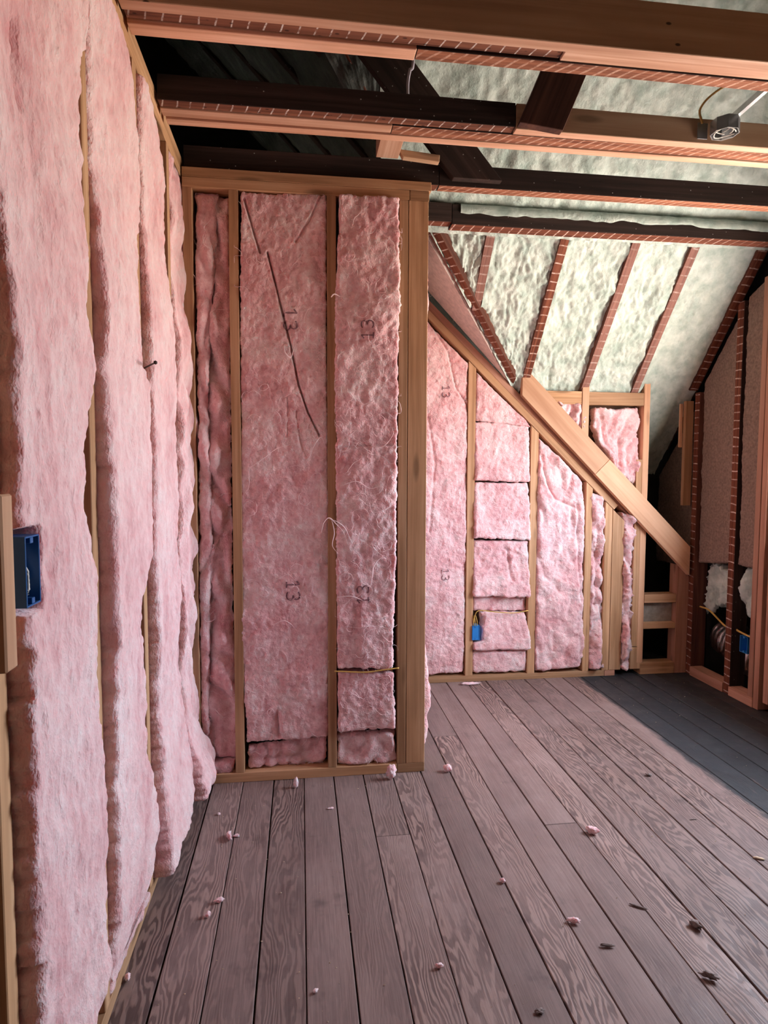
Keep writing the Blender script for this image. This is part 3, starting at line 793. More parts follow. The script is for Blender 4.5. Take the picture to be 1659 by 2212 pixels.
deck('roof_deck', [(x, y, rz(y)) for x, y in ((2.85, .9), (-1.6, .9), (-1.6, yv(-1.6)+.02), (1.38, yv(1.38)+.02), (1.38, 4.75), (2.85, 4.75))], RN, .13, SHEATH)
deck('roof_deck', [(x, y, wz(x)) for x, y in ((-1.6, yv(-1.6)-.02), (-1.6, 4.8), (1.42, 4.8), (1.42, yv(1.42)-.02))], WN, .13, SHEATH)
# wing roof on the left of the valley
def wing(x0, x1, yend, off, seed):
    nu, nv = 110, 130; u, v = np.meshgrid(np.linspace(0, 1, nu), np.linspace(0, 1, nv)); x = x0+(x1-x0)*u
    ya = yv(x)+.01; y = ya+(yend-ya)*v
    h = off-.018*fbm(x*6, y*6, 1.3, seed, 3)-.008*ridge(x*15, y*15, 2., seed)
    P = np.stack([x, y, wz(x)], -1)+WN*h[..., None]; return grid_obj('spray_foam', P, FOAM_SHADE, rf, loc=(float(x.mean()), float(y.mean()), float(wz(x1))))
wing(-1.4, 1.30, 4.6, .012, 12)  # wing foam, its attic shade carried by the colour
for y in (2.98, 3.36, 3.74, 4.12):
    xb = min(xv(y)-.03, .45)
    a = np.array([xb, y, wz(xb)])+WN*.05; b = np.array([-1.4, y, wz(-1.4)])+WN*.05
    board('rafter', a, b, .10, .05, WN, OLD, rf, face=OLD)
slab('gable_paper', (-1.6, 4.6, 0), (1.4, 4.63, 5.2), BLACK, rf)
slab('gable_paper', (-1.45, -2.6, 2.5), (-1.42, 4.62, 6.2), BLACK, rf)
slab('gable_paper', (-1.45, -2.6, 2.5), (-.6, 4.62, 2.53), BLACK, rf)
# valley rafter (two plies) and the panel between valley and raking plates
va = np.array([1.345, 3.895, 1.905]); vb = np.array([-.35, yv(-.35), rz(yv(-.35))])
vd = (vb-va)/np.linalg.norm(vb-va); vup = Vector((WN+RN)); 
vs = np.cross(vd, np.array(vup)); vs /= np.linalg.norm(vs)
for i, (o_, t_, m_) in enumerate(((-.022, .042, LATHR), (.02, .036, LATHW))):
    q = np.array(vup)/np.linalg.norm(np.array(vup))*(.055+.012*i)
    board('valley_rafter', va+q+vs*o_, vb+q+vs*o_, .12, t_, vup, OLDR, rf, face=m_, cut0=((1.34, 3.895, 0), (1, 0, 0)))
q = [(1.33, YB-.0, wz(1.33)), (.56, YB-.0, wz(.56)), (.56, 3.22, wz(.56))]
v = [np.array(a)-WN*.035 for a in q]; v += [a+WN*.012 for a in v]
mesh_obj('plaster_panel', v, [(0, 1, 2), (5, 4, 3), (0, 1, 4, 3), (1, 2, 5, 4), (2, 0, 3, 5)], PLASTER, rf)

# ================================================================== INSULATION
def cv(w, pts, h, zmin=.03, zmax=2.548): return [(a, min(max(b, zmin), zmax)) for a, b in (w.sz(x, y, h) for x, y in pts)]
def side(sv, z0, z1): return [(sv, z1), (sv, z0)]
foot = lambda k, T, d: (lambda u, v: k*np.exp(-((1-v)*T/d)**2))
HL = .034
flush = lambda u, v: -.022*sstep((.30-v)/.14)
def lbatt(label, s0, Rpx, seed, hp=None, ztop=2.548, zbot=.042, **kw):
    R = cv(WL, Rpx, HL-.014, zbot, ztop)
    zs = [q[1] for q in R]; R = [(R[int(np.argmax(zs))][0], ztop)]+R+[(R[int(np.argmin(zs))][0], zbot)]
    return batt('insulation_batt', WL, side(s0, zbot, ztop) if not hasattr(s0, '__len__') else s0, R, label, h=HL, hp=(flush if hp is None else (lambda u, v: flush(u, v)+hp(u, v))), res=.0062, seed=seed, rag=.010, rnd=.02, rl=.014, rr=.016,
                amp=.95, mat=PINKL, px=False, vert=.75, depth=.09, **kw)
lbatt('nearest pink wool batt on the left wall, beside the open blue electrical box', [(1.035, 2.548), (1.045, 1.8), (1.086, 1.55), (1.09, .042)],
      [(204, 20), (202, 90), (192, 150), (183, 224), (186, 271), (186, 339), (184, 407), (181, 491), (180, 576), (175, 644), (181, 712), (193, 785), (185, 903), (169, 958), (180, 1032), (181, 1107), (190, 1208),
       (197, 1310), (199, 1440), (201, 1547), (214, 1657), (223, 1804), (225, 1914), (214, 1980), (228, 2053), (213, 2127), (200, 2190)], 1,
      creases=(([(60, 50), (62, 130), (64, 230)], .012, .012),),
      fn=lambda s, z, h: h-.10*sstep((1.156-s)/.012)*sstep((z-1.118)/.01)*sstep((1.264-z)/.01))
lbatt('second pink wool batt on the left wall, flaring out over the bottom plate', 1.566,
      [(290, 100), (299, 250), (308, 380), (313, 475), (305, 559), (296, 610), (294, 790), (316, 835), (320, 1000), (325, 1175), (313, 1242), (302, 1293), (306, 1429), (306, 1547), (311, 1613), (321, 1664),
       (334, 1730), (345, 1804), (341, 1859), (330, 1920), (300, 1990), (262, 2100)], 2, hp=foot(-.022, 2.5, .16))
lbatt('third pink wool batt on the left wall, a rusty nail at its near edge', 2.032,
      [(340, 250), (352, 305), (358, 350), (364, 407), (361, 508), (366, 610), (369, 700), (371, 800), (374, 954), (376, 1039), (376, 1175), (383, 1242), (381, 1378), (382, 1437), (387, 1492), (396, 1620), (400, 1679), (396, 1723), (385, 1767)], 3,
      hp=foot(.032, 2.5, .26))
lbatt('narrow lumpy pink wool batt on the left wall in the corner beside the partition', 2.50,
      [(381, 308), (388, 356), (395, 376), (405, 407), (412, 475), (415, 576), (417, 678), (417, 750), (414, 802), (419, 853), (416, 1005), (413, 1090), (419, 1151), (412, 1208), (413, 1310), (416, 1412), (420, 1492), (418, 1565), (424, 1620), (422, 1700)], 4,
      hp=foot(.075, 2.5, .22), folds=.9)

# ---- partition
Ccr = [([(578, 545), (592, 600), (612, 680), (628, 745), (645, 830), (665, 890), (690, 940)], .034, .0036),
       ([(528, 430), (545, 490), (562, 545)], .026, .004, .002), ([(695, 420), (672, 470), (640, 520)], .014, .005),
       ([(622, 860), (622, 940)], .006, .006), ([(640, 890), (648, 950), (660, 985)], .008, .006), ([(600, 1540), (605, 1590)], .018, .010, -.01)]
batt('insulation_batt', WC, [(421, 412), (424, 700), (428, 1000), (430, 1400), (434, 1640)], [(470, 414), (466, 520), (458, 640), (452, 760), (448, 900), (458, 1100), (452, 1400), (450, 1640)],
     'thin folded pink wool strip beside the left corner stud of the partition', h=-.008, seed=20, amp=1.0, rnd=.018, folds=1.0, fibres=14, depth=.03)
batt('insulation_batt', WC, [(462, 420), (456, 600), (446, 760), (440, 900), (440, 1100), (438, 1400), (440, 1645)], [(494, 425), (496, 700), (497, 900), (499, 1100), (502, 1300), (514, 1640)],
     'crumpled pink wool batt filling the narrow left bay of the partition', h=-.030, seed=21, amp=1.6, rnd=.02, folds=1.5, fibres=26, depth=.06,
     creases=(([(498, 1090), (470, 1180), (450, 1290)], .014, .007, .008), ([(480, 830), (496, 880)], .01, .008)))
batt('insulation_batt', WC, [(438, 1652), (436, 1680)], [(508, 1642), (505, 1672)], 'small pink wool lump on the bottom plate in the left bay of the partition', h=-.01, seed=22, rnd=.02, amp=1., depth=.07)
B2, _ = batt('insulation_batt', WC, [(520, 414), (519, 700), (520, 900), (517, 1000), (516, 1200), (519, 1400), (527, 1500), (534, 1608)], [(706, 418), (706, 650), (707, 900), (710, 1030), (711, 1200), (712, 1400), (710, 1500), (709, 1592)],
     'wide pink wool batt in the middle of the partition with a long slanting slit', h=-.004, res=.0038, seed=23, amp=1.0, rnd=.014, rag=.005, creases=Ccr, fibres=110, prints=((627, 690, False, .055), (633, 1275, False, .055)), depth=.08)
batt('insulation_batt', WC, [(536, 1612), (538, 1662)], [(706, 1592), (704, 1652)], 'crumpled pink wool roll under the wide middle batt of the partition', h=-.028, seed=24, amp=1.4, rnd=.02, folds=1.4, depth=.05,
     creases=(([(560, 1640), (640, 1640), (700, 1625)], .01, .008),), fibres=6)
B3, _ = batt('insulation_batt', WC, [(734, 417), (732, 500), (727, 600), (724, 640), (725, 850), (727, 1000), (727, 1200), (729, 1445)], [(862, 424), (864, 500), (864, 680), (862, 750), (859, 900), (858, 1000), (857, 1200), (852, 1300), (849, 1445)],
     'bulging pink wool batt at the right of the partition, rough with loose fibres', h=.024, res=.0055, seed=25, amp=1.25, rnd=.012, rag=.006, fibres=190, depth=.07,
     creases=(([(725, 738), (790, 735), (830, 750)], .006, .005), ([(727, 968), (790, 964), (858, 962)], .010, .005, .006)), prints=((793, 713, True, .05), (784, 1285, True, .05)))
batt('insulation_batt', WC, [(730, 1456), (731, 1520), (729, 1582)], [(850, 1456), (853, 1520), (853, 1575)], 'square pink wool piece below the yellow cable of the partition', h=.016, res=.006, seed=26, amp=1.2, rnd=.012, fibres=26, depth=.07)
batt('insulation_batt', WC, [(729, 1590), (729, 1655)], [(853, 1583), (857, 1648)], 'lowest pink wool scrap at the right of the partition, on the bottom plate', h=-.006, seed=27, amp=1.4, rnd=.016, folds=1., fibres=10, depth=.06)
def strand(w, pts, h, r=.0016):
    P = [w.pt(*w.sz(x, y, h), h+.006*math.sin(i*1.7)).reshape(3) for i, (x, y) in enumerate(pts)]
    return spline(P, 26), r
def strands(parent_, lst):
    for P, r in lst: tube('loose_strand', P, r, FIBRE, parent_, sides=5, rfn=lambda q: .45+.8*math.sin(math.pi*min(1, q+.1)))
strands(B3, [strand(WC, [(694, 1150), (700, 1128), (712, 1119), (728, 1134), (742, 1150), (751, 1176)], .040), strand(WC, [(712, 1121), (730, 1128), (746, 1142), (760, 1172), (770, 1190)], .042, .0013),
             strand(WC, [(799, 1272), (804, 1245), (807, 1225), (820, 1208), (838, 1200), (854, 1196)], .040), strand(WC, [(728, 1290), (760, 1288), (790, 1300)], .036, .0012),
             strand(WC, [(735, 1050), (770, 1040), (800, 1055), (830, 1046)], .038, .0011), strand(WC, [(715, 642), (722, 636), (734, 640)], .034, .0022), strand(WC, [(716, 1120), (722, 1150), (718, 1178), (730, 1196)], .042, .0012)])
strands(B2, [strand(WC, [(614, 745), (616, 762), (628, 772), (634, 756), (642, 742)], .012, .0018), strand(WC, [(540, 1010), (570, 990), (600, 968), (640, 958)], .010, .0011), strand(WC, [(668, 990), (680, 960), (694, 945), (704, 968)], .010, .0012),
             strand(WC, [(590, 1350), (612, 1340), (628, 1348), (640, 1362)], .010, .001)])
# ---- return wall (seen edge on behind the corner post)
def rbatt(s0, s1, label, seed):
    return batt('insulation_batt', WS, [(s0, 2.35), (s0, .05)], [(s1, 2.35), (s1, .05)], label, h=.015, px=False, seed=seed, amp=1.2, rnd=.02, res=.010, depth=.08,
                fn=lambda s, z, h: h+.045*np.exp(-((z-.28)/.26)**2)+.018*np.exp(-((z-2.16)/.16)**2)+.006*pn(s*8, z*12, 3, seed))
rbatt(2.862, 3.218, 'pink wool batt edge showing just behind the corner post of the partition', 30)
rbatt(3.262, 3.598, 'pink wool batt further back on the return wall behind the corner post', 31)

# ---- back wall
def top_at(px0, dx=0): return rk(WB.sz(px0, 1000)[0]+dx)-.012
def xs(px_, py=1100): return WB.sz(px_, py)[0]
def bb(label, L, R, seed, **kw):
    kw.setdefault('rnd', .014); kw.setdefault('depth', .075)
    return batt('insulation_batt', WB, L, R, label, px=False, seed=seed, **kw)
def B(*pts): return [WB.sz(x, y) for x, y in pts]
xa, xb = .575, xs(1008)
bb('tall flat pink wool batt on the back wall just right of the partition post', [(xa, rk(xa)-.015), (xa, .045)], [(xb, rk(xb)-.02), (xb+.004, 1.0), (xb-.002, .06)], 40, h=-.006, res=.007, fibres=34,
   creases=(([(932, 700), (968, 760), (985, 840), (1008, 870)], .014, .008, .012), ([(925, 900), (940, 1000), (928, 1150)], .008, .008)), prints=((963, 846, False, .045), (962, 1241, False, .045)))
x0_, x1_ = xs(1026), xs(1143)
tilt = lambda k: (lambda u, v: k*(v-.5))
bb('pink wool wedge under the sloping plate, topmost of the stacked squares', [(x0_, rk(x0_)-.02), WB.sz(1026, 908)], [(x1_, rk(x1_)-.02), WB.sz(1140, 914)], 41, h=.0, amp=1.2)
bb('square pink wool piece just below the wedge in the stacked bay', B((1026, 911), (1025, 1038)), B((1143, 915), (1144, 1041)), 42, h=.006, hp=tilt(.02), amp=1.1, fibres=6)
bb('square pink wool piece in the middle of the stacked bay', B((1025, 1043), (1023, 1162)), B((1143, 1043), (1145, 1167)), 43, h=.008, hp=tilt(.022), amp=1.2, fibres=6)
bb('wrinkled square pink wool piece above the cable in the stacked bay', B((1023, 1169), (1022, 1288)), B((1142, 1169), (1144, 1290)), 44, h=.010, hp=tilt(.03), amp=1.6, fibres=8,
   creases=(([(1098, 1190), (1102, 1230), (1108, 1256)], .014, .006), ([(1090, 1185), (1125, 1200)], .01, .006)))
bb('recessed grey pink wool strip behind the yellow cable in the stacked bay', B((1024, 1290), (1024, 1322)), B((1140, 1292), (1140, 1322)), 45, h=-.030, amp=1., depth=.05)
bb('notched pink wool piece beside the small blue box in the stacked bay', B((1043, 1324), (1040, 1384), (1022, 1388), (1021, 1404)), B((1136, 1324), (1144, 1372), (1145, 1402)), 46, h=.010, hp=tilt(.03), amp=1.2,
   creases=(([(1046, 1338), (1044, 1352)], .03, .008),))
bb('lowest pink wool piece of the stacked bay, standing on the bottom plate', B((1021, 1409), (1021, 1455)), B((1139, 1406), (1139, 1452)), 47, h=-.006, amp=1.)
x0_ = xs(1161)
bb('lumpy folded pink wool batt in the third bay of the back wall', [(x0_, rk(x0_)-.03)]+B((1160, 1100), (1158, 1300), (1155, 1400), (1157, 1450)), B((1258, 1040), (1262, 1160), (1260, 1300), (1262, 1380), (1256, 1440)), 48, h=.012, amp=1.25, folds=.6, rnd=.024, res=.007, fibres=16,
   creases=(([(1172, 985), (1180, 1040), (1200, 1080), (1240, 1095)], .02, .010, .014), ([(1246, 1090), (1248, 1200), (1256, 1300)], .014, .008, .008)))
bb('narrow pink wool roll squeezed between studs, its top end bunched up', B((1276, 1062), (1280, 1120), (1275, 1300), (1270, 1445)), B((1304, 1072), (1306, 1120), (1302, 1300), (1304, 1445)), 49, h=.008, amp=1.8, folds=1.6, rnd=.024, res=.006,
   hp=lambda u, v: .03*np.exp(-((v-.09)/.09)**2)-.02*np.exp(-((v-.2)/.03)**2), creases=(([(1293, 1150), (1290, 1250), (1286, 1320)], .012, .006),))
bb('ragged narrow pink wool strip hanging beside the doubled stud', B((1346, 1106), (1347, 1160), (1344, 1300), (1342, 1400), (1343, 1445)), B((1372, 1120), (1370, 1180), (1368, 1260), (1366, 1380), (1360, 1450)), 50, h=.018, amp=2.2, folds=1.8, rnd=.018, res=.006, rag=.012)
bb('small torn pink wool scrap above the diagonal board beside the short cripple stud', B((1203, 866), (1215, 885), (1240, 912)), B((1254, 872), (1264, 900), (1266, 948)), 51, h=.008, amp=2.2, folds=1.6, rnd=.016, res=.006, rag=.014)
bb('fluffy pink wool batt above the diagonal board under the knee plate', B((1286, 882), (1287, 930), (1302, 968), (1330, 1015)), B((1385, 880), (1384, 960), (1384, 1010), (1382, 1055)), 52, h=.0, amp=1.9, folds=1.5, rnd=.02, res=.006, rag=.01, fibres=10,
   creases=(([(1300, 900), (1310, 960), (1345, 1010)], .016, .010, .014),))

# ---- brown mineral wool and foam in the right wall
def wb2(label, L, R, seed, **kw): return batt('mineral_wool_batt', WR, L, R, label, px=False, seed=seed, mat=kw.pop('mat', WOOL), amp=.5, rnd=.012, **kw)
wb2('brown mineral wool batt in the right wall beside the back corner', [(3.512, rz(3.512)-.03), (3.512, .80)], [(3.825, rz(3.825)-.03), (3.825, .76)], 60, h=-.02, depth=.09)
wb2('brown mineral wool batt in the right wall beside the new window studs', [(3.298, 2.45), (3.295, 1.4), (3.30, .80)], [(3.442, rz(3.442)-.03), (3.442, .80)], 61, h=-.015, depth=.09)
wb2('dark mineral wool batt in the corner crawl space behind the diagonal board', [(3.93, 1.78), (3.93, .72)], [(4.34, 1.32), (4.34, .70)], 62, h=-.03, depth=.08)
for L, R, sd in (([(3.51, .775), (3.51, .56)], [(3.82, .76), (3.82, .42)], 64), ([(3.295, .79), (3.295, .46)], [(3.44, .79), (3.44, .52)], 65)):
    batt('spray_foam', WR, L, R, None, h=-.06, px=False, seed=sd, mat=FOAM, amp=2.2, folds=1.2, rnd=.02, rag=.03, depth=.11, parent=wr_)

# ================================================================== SERVICES AND SMALL THINGS
def wtube(name, w, pts, h, r, mat, parent=None, n=30):
    P = [w.pt(*w.sz(p[0], p[1], h), (p[2] if len(p) > 2 else h)).reshape(3) for p in pts]
    return tube(name, spline(P, n), r, mat, parent)
o = wtube('electrical_cable', WC, [(722, 1450), (750, 1451), (790, 1452), (830, 1447), (862, 1443)], .030, .003, YCAB)
tag(o, 'yellow electrical cable crossing the right bay of the partition', 'cable')
o = wtube('electrical_cable', WB, [(1024, 1352, .0), (1026, 1330, .01), (1036, 1319, .012), (1070, 1322, .012), (1110, 1324, .012), (1141, 1319, .012)], .012, .003, YCAB)
tag(o, 'yellow electrical cable running above the small blue box on the back wall', 'cable')
o = tube('electrical_cable', spline([(XR+.03, 3.80, .47), (XR+.03, 3.70, .465), (XR+.02, 3.53, .405), (XR+.05, 3.475, .40), (XR+.02, 3.42, .405), (XR+.015, 3.34, .40), (XR+.015, 3.295, .398)], 30), .006, YCAB)
tag(o, 'yellow cable drooping through the old stud low on the right wall', 'cable')
# white cable hanging out of the attic
o = tube('electrical_cable', spline([at(896, 128, 1, 2.46)+[0, -.02, .3], at(893, 130, 1, 2.46), at(886, 150, 1, 2.46), at(881, 180, 1, 2.46), at(881, 215, 1, 2.46), at(880, 290, 1, 2.46)], 24), .006, WCAB)
tag(o, 'white cable hanging down between the first and second joists', 'cable')

def open_box(label, w, s0, s1, z0, z1, h0, h1, mat, inner=None, th=.003, name='electrical_box'):
    c = w.pt((s0+s1)/2, z0, h0).reshape(3); e_ = empty(name, c); tag(e_, label, 'electrical box')
    def bx_(nm, sa, sb, za, zb, ha, hb, m):
        p, q = w.pt(sa, za, ha).reshape(3), w.pt(sb, zb, hb).reshape(3); return slab(nm, np.minimum(p, q), np.maximum(p, q), m, e_, bev=.0008)
    bx_('back', s0, s1, z0, z1, h0, h0+th, mat)
    bx_('side', s0, s0+th, z0, z1, h0+th, h1, mat); bx_('side', s1-th, s1, z0, z1, h0+th, h1, mat)
    bx_('end', s0+th, s1-th, z0, z0+th, h0+th, h1, mat); bx_('end', s0+th, s1-th, z1-th, z1, h0+th, h1, mat)
    sm = (s0+s1)/2
    for zz in (z0+.008, z1-.008): bx_('screw_tab', sm-.006, sm+.006, zz-.005, zz+.005, h1-.012, h1-.001, mat)
    return e_
# scab on the nearest stud and the open blue box
zs0, zs1 = WL.sz(20, 1440, .02)[1], WL.sz(15, 1066, .02)[1]
a = WL.pt(1.022, zs0, -.008).reshape(3); b = WL.pt(1.022, zs1, -.008).reshape(3)
o = board('wood_block', a, b, .084, .038, (-1, 0, 0), PLY, None, bev=.003); tag(o, 'short rough plywood block nailed to the nearest left wall stud', 'wood block')
hb = .018
sA, zA = WL.sz(60, 1156, hb); sB, zB = WL.sz(82, 1278, hb)
bx = open_box('open blue electrical box full of wires beside the nearest left wall stud', WL, 1.090, 1.147, 1.132, 1.250, -.055, .030, BLUE)
rg = np.random.RandomState(3)
for i in range(5):
    zz = 1.15+.012*i; pts = [WL.pt(1.10+.008*i, 1.238-.006*i, -.045).reshape(3), WL.pt(1.112+.005*i, 1.215, .0).reshape(3), WL.pt(1.122, 1.185-.008*i, .020).reshape(3), WL.pt(1.130-.004*i, 1.155, -.005).reshape(3), WL.pt(1.108+.007*i, 1.145, -.04).reshape(3)]
    tube('wire', spline(pts, 18), .0022, WIREM, bx)
# small blue box on the back wall
sA, zA = WB.sz(1019, 1382); sB, zB = WB.sz(1036, 1351)
b2 = open_box('small blue electrical box on the back wall beside the notched wool piece', WB, sA, sB, zA, zB, -.06, .012, BLUED)
slab('back_plate', (sA+.003, YB-.008, zA+.003), (sB-.003, YB-.004, zB-.003), BLUED, b2)
for i in range(3):
    tube('wire', spline([WB.pt(sA+.012+.011*i, zB-.004, .004).reshape(3), WB.pt(sA+.008+.012*i, zB+.03, .006).reshape(3), WB.pt(sA+.004+.01*i, zB+.065, .0).reshape(3)], 10), .0026, YCAB, b2)
# blue box low in the right wall
open_box('blue electrical box low in the right wall above the foil duct', WR, 3.335, 3.40, .285, .385, -.08, -.02, BLUED)

# foil flexible duct behind the old studs
def duct(label, p0, p1, r, n=70):
    p0, p1 = np.array(p0), np.array(p1); t = np.linspace(0, 1, n); V, Fc = [], []; d = (p1-p0)/np.linalg.norm(p1-p0)
    a = np.cross(d, (0, 0, 1)); a /= np.linalg.norm(a); b = np.cross(a, d); K = 26
    for i, q in enumerate(t):
        c = p0+(p1-p0)*q+np.array([0, 0, -.03*math.sin(q*3.14)])
        for k in range(K):
            th = 6.2832*k/K; rr = r*(1+.012*math.sin(i*1.57)+.07*float(pn(c[1]*14, math.cos(th)*2.5, math.sin(th)*2.5, 5)))
            V.append(c+rr*(a*math.cos(th)+b*math.sin(th)))
    for i in range(n-1):
        for k in range(K): Fc.append((i*K+k, i*K+(k+1) % K, (i+1)*K+(k+1) % K, (i+1)*K+k))
    o = mesh_obj('foil_duct', V, Fc, FOIL, smooth=True); tag(o, label, 'duct'); return o
duct('crinkled foil flexible duct lying low behind the old stud of the right wall', (XR+.255, 3.83, .26), (XR+.255, 3.23, .17), .125)

# metal ceiling box on its bar hanger
jb = empty('junction_box', (1.555, 2.212, ZC+.01)); tag(jb, 'octagonal metal junction box on a bar hanger between the ceiling joists', 'junction box')
C8 = [(1.555+.05*math.cos(math.pi/8+i*math.pi/4), 2.212+.05*math.sin(math.pi/8+i*math.pi/4)) for i in range(8)]
V, Fc = [], []
for sc_, z in ((1., ZC+.008), (1., ZC+.055), (.94, ZC+.052), (.94, ZC+.008)):
    for x, y in C8: V.append((1.555+(x-1.555)*sc_, 2.212+(y-2.212)*sc_, z))
for r_ in range(3):
    for k in range(8): Fc.append((r_*8+k, r_*8+(k+1) % 8, (r_+1)*8+(k+1) % 8, (r_+1)*8+k))
for k in range(8): Fc.append((24+k, 24+(k+1) % 8, (k+1) % 8, k))
Fc.append(tuple(range(8, 16))); Fc.append(tuple(range(23, 15, -1)))
mesh_obj('box_body', V, Fc, GALV, jb)
board('bar_hanger', (1.575, 2.262, ZC+.062), (1.575, 1.953, ZC+.075), .022, .006, (0, 0, 1), GALV, jb, bev=.0006)
board('bar_hanger', (1.590, 2.19, ZC+.066), (1.590, 1.953, ZC+.078), .012, .010, (0, 0, 1), GALV, jb, bev=.0006)
board('bracket', (1.50, 2.264, ZC+.012), (1.50, 2.264, ZC+.07), .004, .04, (0, 1, 0), GALV, jb, bev=.0005)
for i in range(3):
    t = np.linspace(0, 5.6, 26); r_ = .036-.008*i
    tube('wire', np.stack([1.555+r_*np.cos(t+i), 2.212+r_*np.sin(t+i), ZC+.012+.009*i+.004*np.sin(t*2)], 1), .0022, WIREM, jb)
o = tube('electrical_cable', spline([(1.49, 2.25, ZC+.06), (1.47, 2.235, ZC+.105), (1.50, 2.18, ZC+.14), (1.57, 2.08, ZC+.15), (1.62, 1.96, ZC+.16)], 24), .004, YCAB)
tag(o, 'thin yellow cable looping behind the metal junction box', 'cable')

# nail in the left wall
e0_, e1_ = WL.pt(*WL.sz(304, 799, .02), .02).reshape(3), at(336, 783, 0, XL+.085)
o = tube('nail', [e0_, e0_*.5+e1_*.5, e1_*.97+e0_*.03, e1_*.99+e0_*.01, e1_], .0026, NAILM, rfn=lambda q: 2.2 if q > .7 else 1.); tag(o, 'long rusty nail sticking out between two batts of the left wall', 'nail')

# loose boards in the back right corner
x0_, x1_ = WB.sz(1479, 970)[0], WB.sz(1500, 970)[0]
o = board('board', (2.555, YB+.02, WB.sz(1490, 1092)[1]), (2.555, YB+.02, WB.sz(1490, 866)[1]), .03, .055, (0, 1, 0), STUD, wb_)
o.name = 'nailer'
o = board('nailer', (2.515, YB+.04, WB.sz(1474, 966)[1]), (2.515, YB+.04, WB.sz(1474, 871)[1]), .012, .022, (0, 1, 0), PLY, wb_)

# ---- bits on the floor
def tuft(name, px_, py_, size, label, cat, mat, seed, stretch=(1, 1, .7), spike=.35, sub=3, rot=0., z=0.):
    c = at(px_, py_, 2, z); size *= .72 if cat == 'debris' else .9
    bm = bmesh.new(); bmesh.ops.create_icosphere(bm, subdivisions=sub, radius=1.)
    co = np.array([v.co[:] for v in bm.verts]); n = fbm(co[:, 0]*1.7+seed, co[:, 1]*1.7, co[:, 2]*1.7, seed, 4, .6)
    co = co*(1+spike*n)[:, None]*np.array(stretch)*size
    co[:, 0] += size*.25*np.sin(co[:, 1]/size*1.6+seed)
    ca, sa = math.cos(rot), math.sin(rot); co = np.stack([co[:, 0]*ca-co[:, 1]*sa, co[:, 0]*sa+co[:, 1]*ca, co[:, 2]], 1)
    co[:, 2] -= co[:, 2].min()-.0005; 
    for v, q in zip(bm.verts, co): v.co = q
    me = bpy.data.meshes.new(name); bm.to_mesh(me); bm.free(); me.materials.append(mat)
    me.polygons.foreach_set('use_smooth', [True]*len(me.polygons))
    o = bpy.data.objects.new(name, me); o.location = Vector(c); COL.objects.link(o)
    tag(o, label, cat); return o
T_ = 'insulation_tuft'; IC = 'insulation'
tuft(T_, 638, 1702, .017, 'upright pink wool tuft on the floor before the middle batt of the partition', IC, TUFT, 1, (.6, .5, 1.5))
tuft(T_, 843, 1684, .030, 'large pale wool tuft leaning on the partition bottom plate', IC, TUFT, 2, (.9, .5, 1.1), .5, rot=.5)
tuft(T_, 966, 1668, .021, 'round pink wool tuft on the floor right of the corner post', IC, TUFT, 3, (.9, .8, .8))
tuft(T_, 496, 1812, .016, 'curled pale wool tuft near the left end of the partition', IC, TUFT, 4, (.6, 1.6, .7), .5)
tuft(T_, 512, 1808, .009, 'tiny pale wool crumb touching the curled tuft', IC, TUFT, 5, (1.4, .6, .6), .5)
tuft(T_, 474, 1950, .012, 'small pale wool lump on the floor, farther of two close together', IC, TUFT, 6, (1.3, .7, .7))
tuft(T_, 448, 1982, .011, 'small pale wool lump on the floor, nearer of two close together', IC, TUFT, 7, (.8, .9, .9))
tuft(T_, 1276, 1800, .021, 'largest pink wool lump lying mid-floor at a board joint', IC, TUFT, 8, (1.25, .75, .7), rot=-.5)
tuft(T_, 1085, 1907, .010, 'small pink wool crumb beside a dark floor seam', IC, TUFT, 9, (.9, .9, .8))
tuft(T_, 1240, 1994, .014, 'rolled greyish wool twist on the floor', IC, TUFT, 10, (1.5, .6, .6), rot=-.3)
tuft(T_, 950, 2092, .010, 'small grey-pink wool lump near the bottom of the picture', IC, TUFT, 11, (1.2, .7, .7))
tuft(T_, 682, 2145, .007, 'tiny wool crumb nearest to the camera on the floor', IC, TUFT, 12)
tuft(T_, 714, 1748, .011, 'flat pale wool flake in front of the partition', IC, TUFT, 13, (1.3, .6, .3))
tuft(T_, 472, 1761, .007, 'tiny pale wool crumb at the left end of the partition', IC, TUFT, 14)
tuft(T_, 1012, 1480, .035, 'long stringy wool scrap lying along the back wall bottom plate', IC, TUFT, 15, (2.0, .35, .3), .5)
tuft(T_, 300, 1862, .010, 'small wool crumb beside the left wall bottom plate', IC, TUFT, 16)
tuft(T_, 277, 2118, .010, 'wool crumb on the floor at the near end of the left wall plate', IC, TUFT, 17, (.8, 1.2, .8))
tuft(T_, 378, 1866, .006, 'speck of wool on the first floor board from the left wall', IC, TUFT, 18)
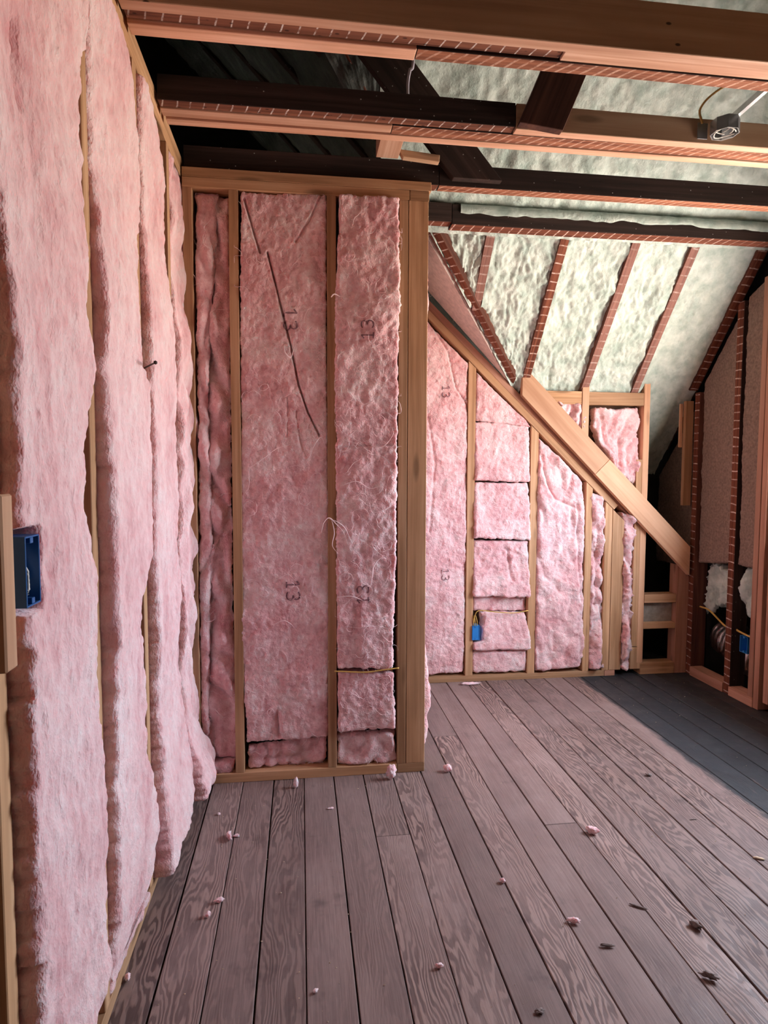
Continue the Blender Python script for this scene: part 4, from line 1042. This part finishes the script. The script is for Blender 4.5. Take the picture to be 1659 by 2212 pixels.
tuft('lint_clump', 1400, 1676, .016, 'grey lint clump right of the largest wool lump', 'debris', GREYDEB, 21, (1., .8, .4), .7)
tuft('lint_clump', 1503, 2003, .020, 'dark lint clump on a floor seam at the right', 'debris', GREYDEB, 22, (.7, 1.2, .5), .7)
tuft('lint_clump', 1537, 2116, .019, 'curled dark lint clump nearest the lower right corner', 'debris', GREYDEB, 23, (1.4, .6, .5), .7, rot=-.6)
tuft('lint_clump', 1166, 2188, .012, 'dark lint clump at the bottom edge of the picture', 'debris', GREYDEB, 24, (1.2, .8, .4), .7)
tuft('bark_sliver', 1312, 2045, .019, 'short dark bark sliver on the floor', 'debris', GREYDEB, 25, (1.5, .35, .3), .3, rot=-.25)
tuft('bark_sliver', 1376, 1960, .024, 'long thin dark bark sliver on the floor', 'debris', GREYDEB, 26, (1.6, .2, .2), .3, rot=-.6)
tuft('wood_chip', 1637, 1856, .019, 'pale wood chip at the right edge of the floor', 'debris', CHIP, 27, (1.3, .4, .25), .3, rot=-.5)
tuft('wood_chip', 1497, 1771, .014, 'thin brown wood splinter on the floor near the dark paint', 'debris', GREYDEB, 28, (1.6, .15, .15), .2)

# fine crumbs swept over the boards: too small to count
rg = np.random.RandomState(41); V, Fc = [], []
for i in range(420):
    x = rg.uniform(-.40, 2.5); y = rg.uniform(1.35, 3.82) if x > .62 else rg.uniform(1.35, 2.66)
    r = rg.uniform(.0008, .0024)*(1.4 if rg.rand() < .15 else 1); b0 = len(V); a0 = rg.uniform(0, 6.28); k = rg.uniform(.4, 1.)
    for j in range(4): V.append((x+r*1.3*math.cos(a0+j*1.571), y+r*k*math.sin(a0+j*1.571), .0018))
    V.append((x, y, .0018+r*.9)); V.append((x, y, .0008))
    for j in range(4): Fc.append((b0+j, b0+(j+1) % 4, b0+4)); Fc.append((b0+(j+1) % 4, b0+j, b0+5))
o = mesh_obj('floor_crumbs', V, Fc, CHIP); tag(o, 'tiny pale crumbs of wood and wool scattered over the floor boards', 'debris', kind='stuff')
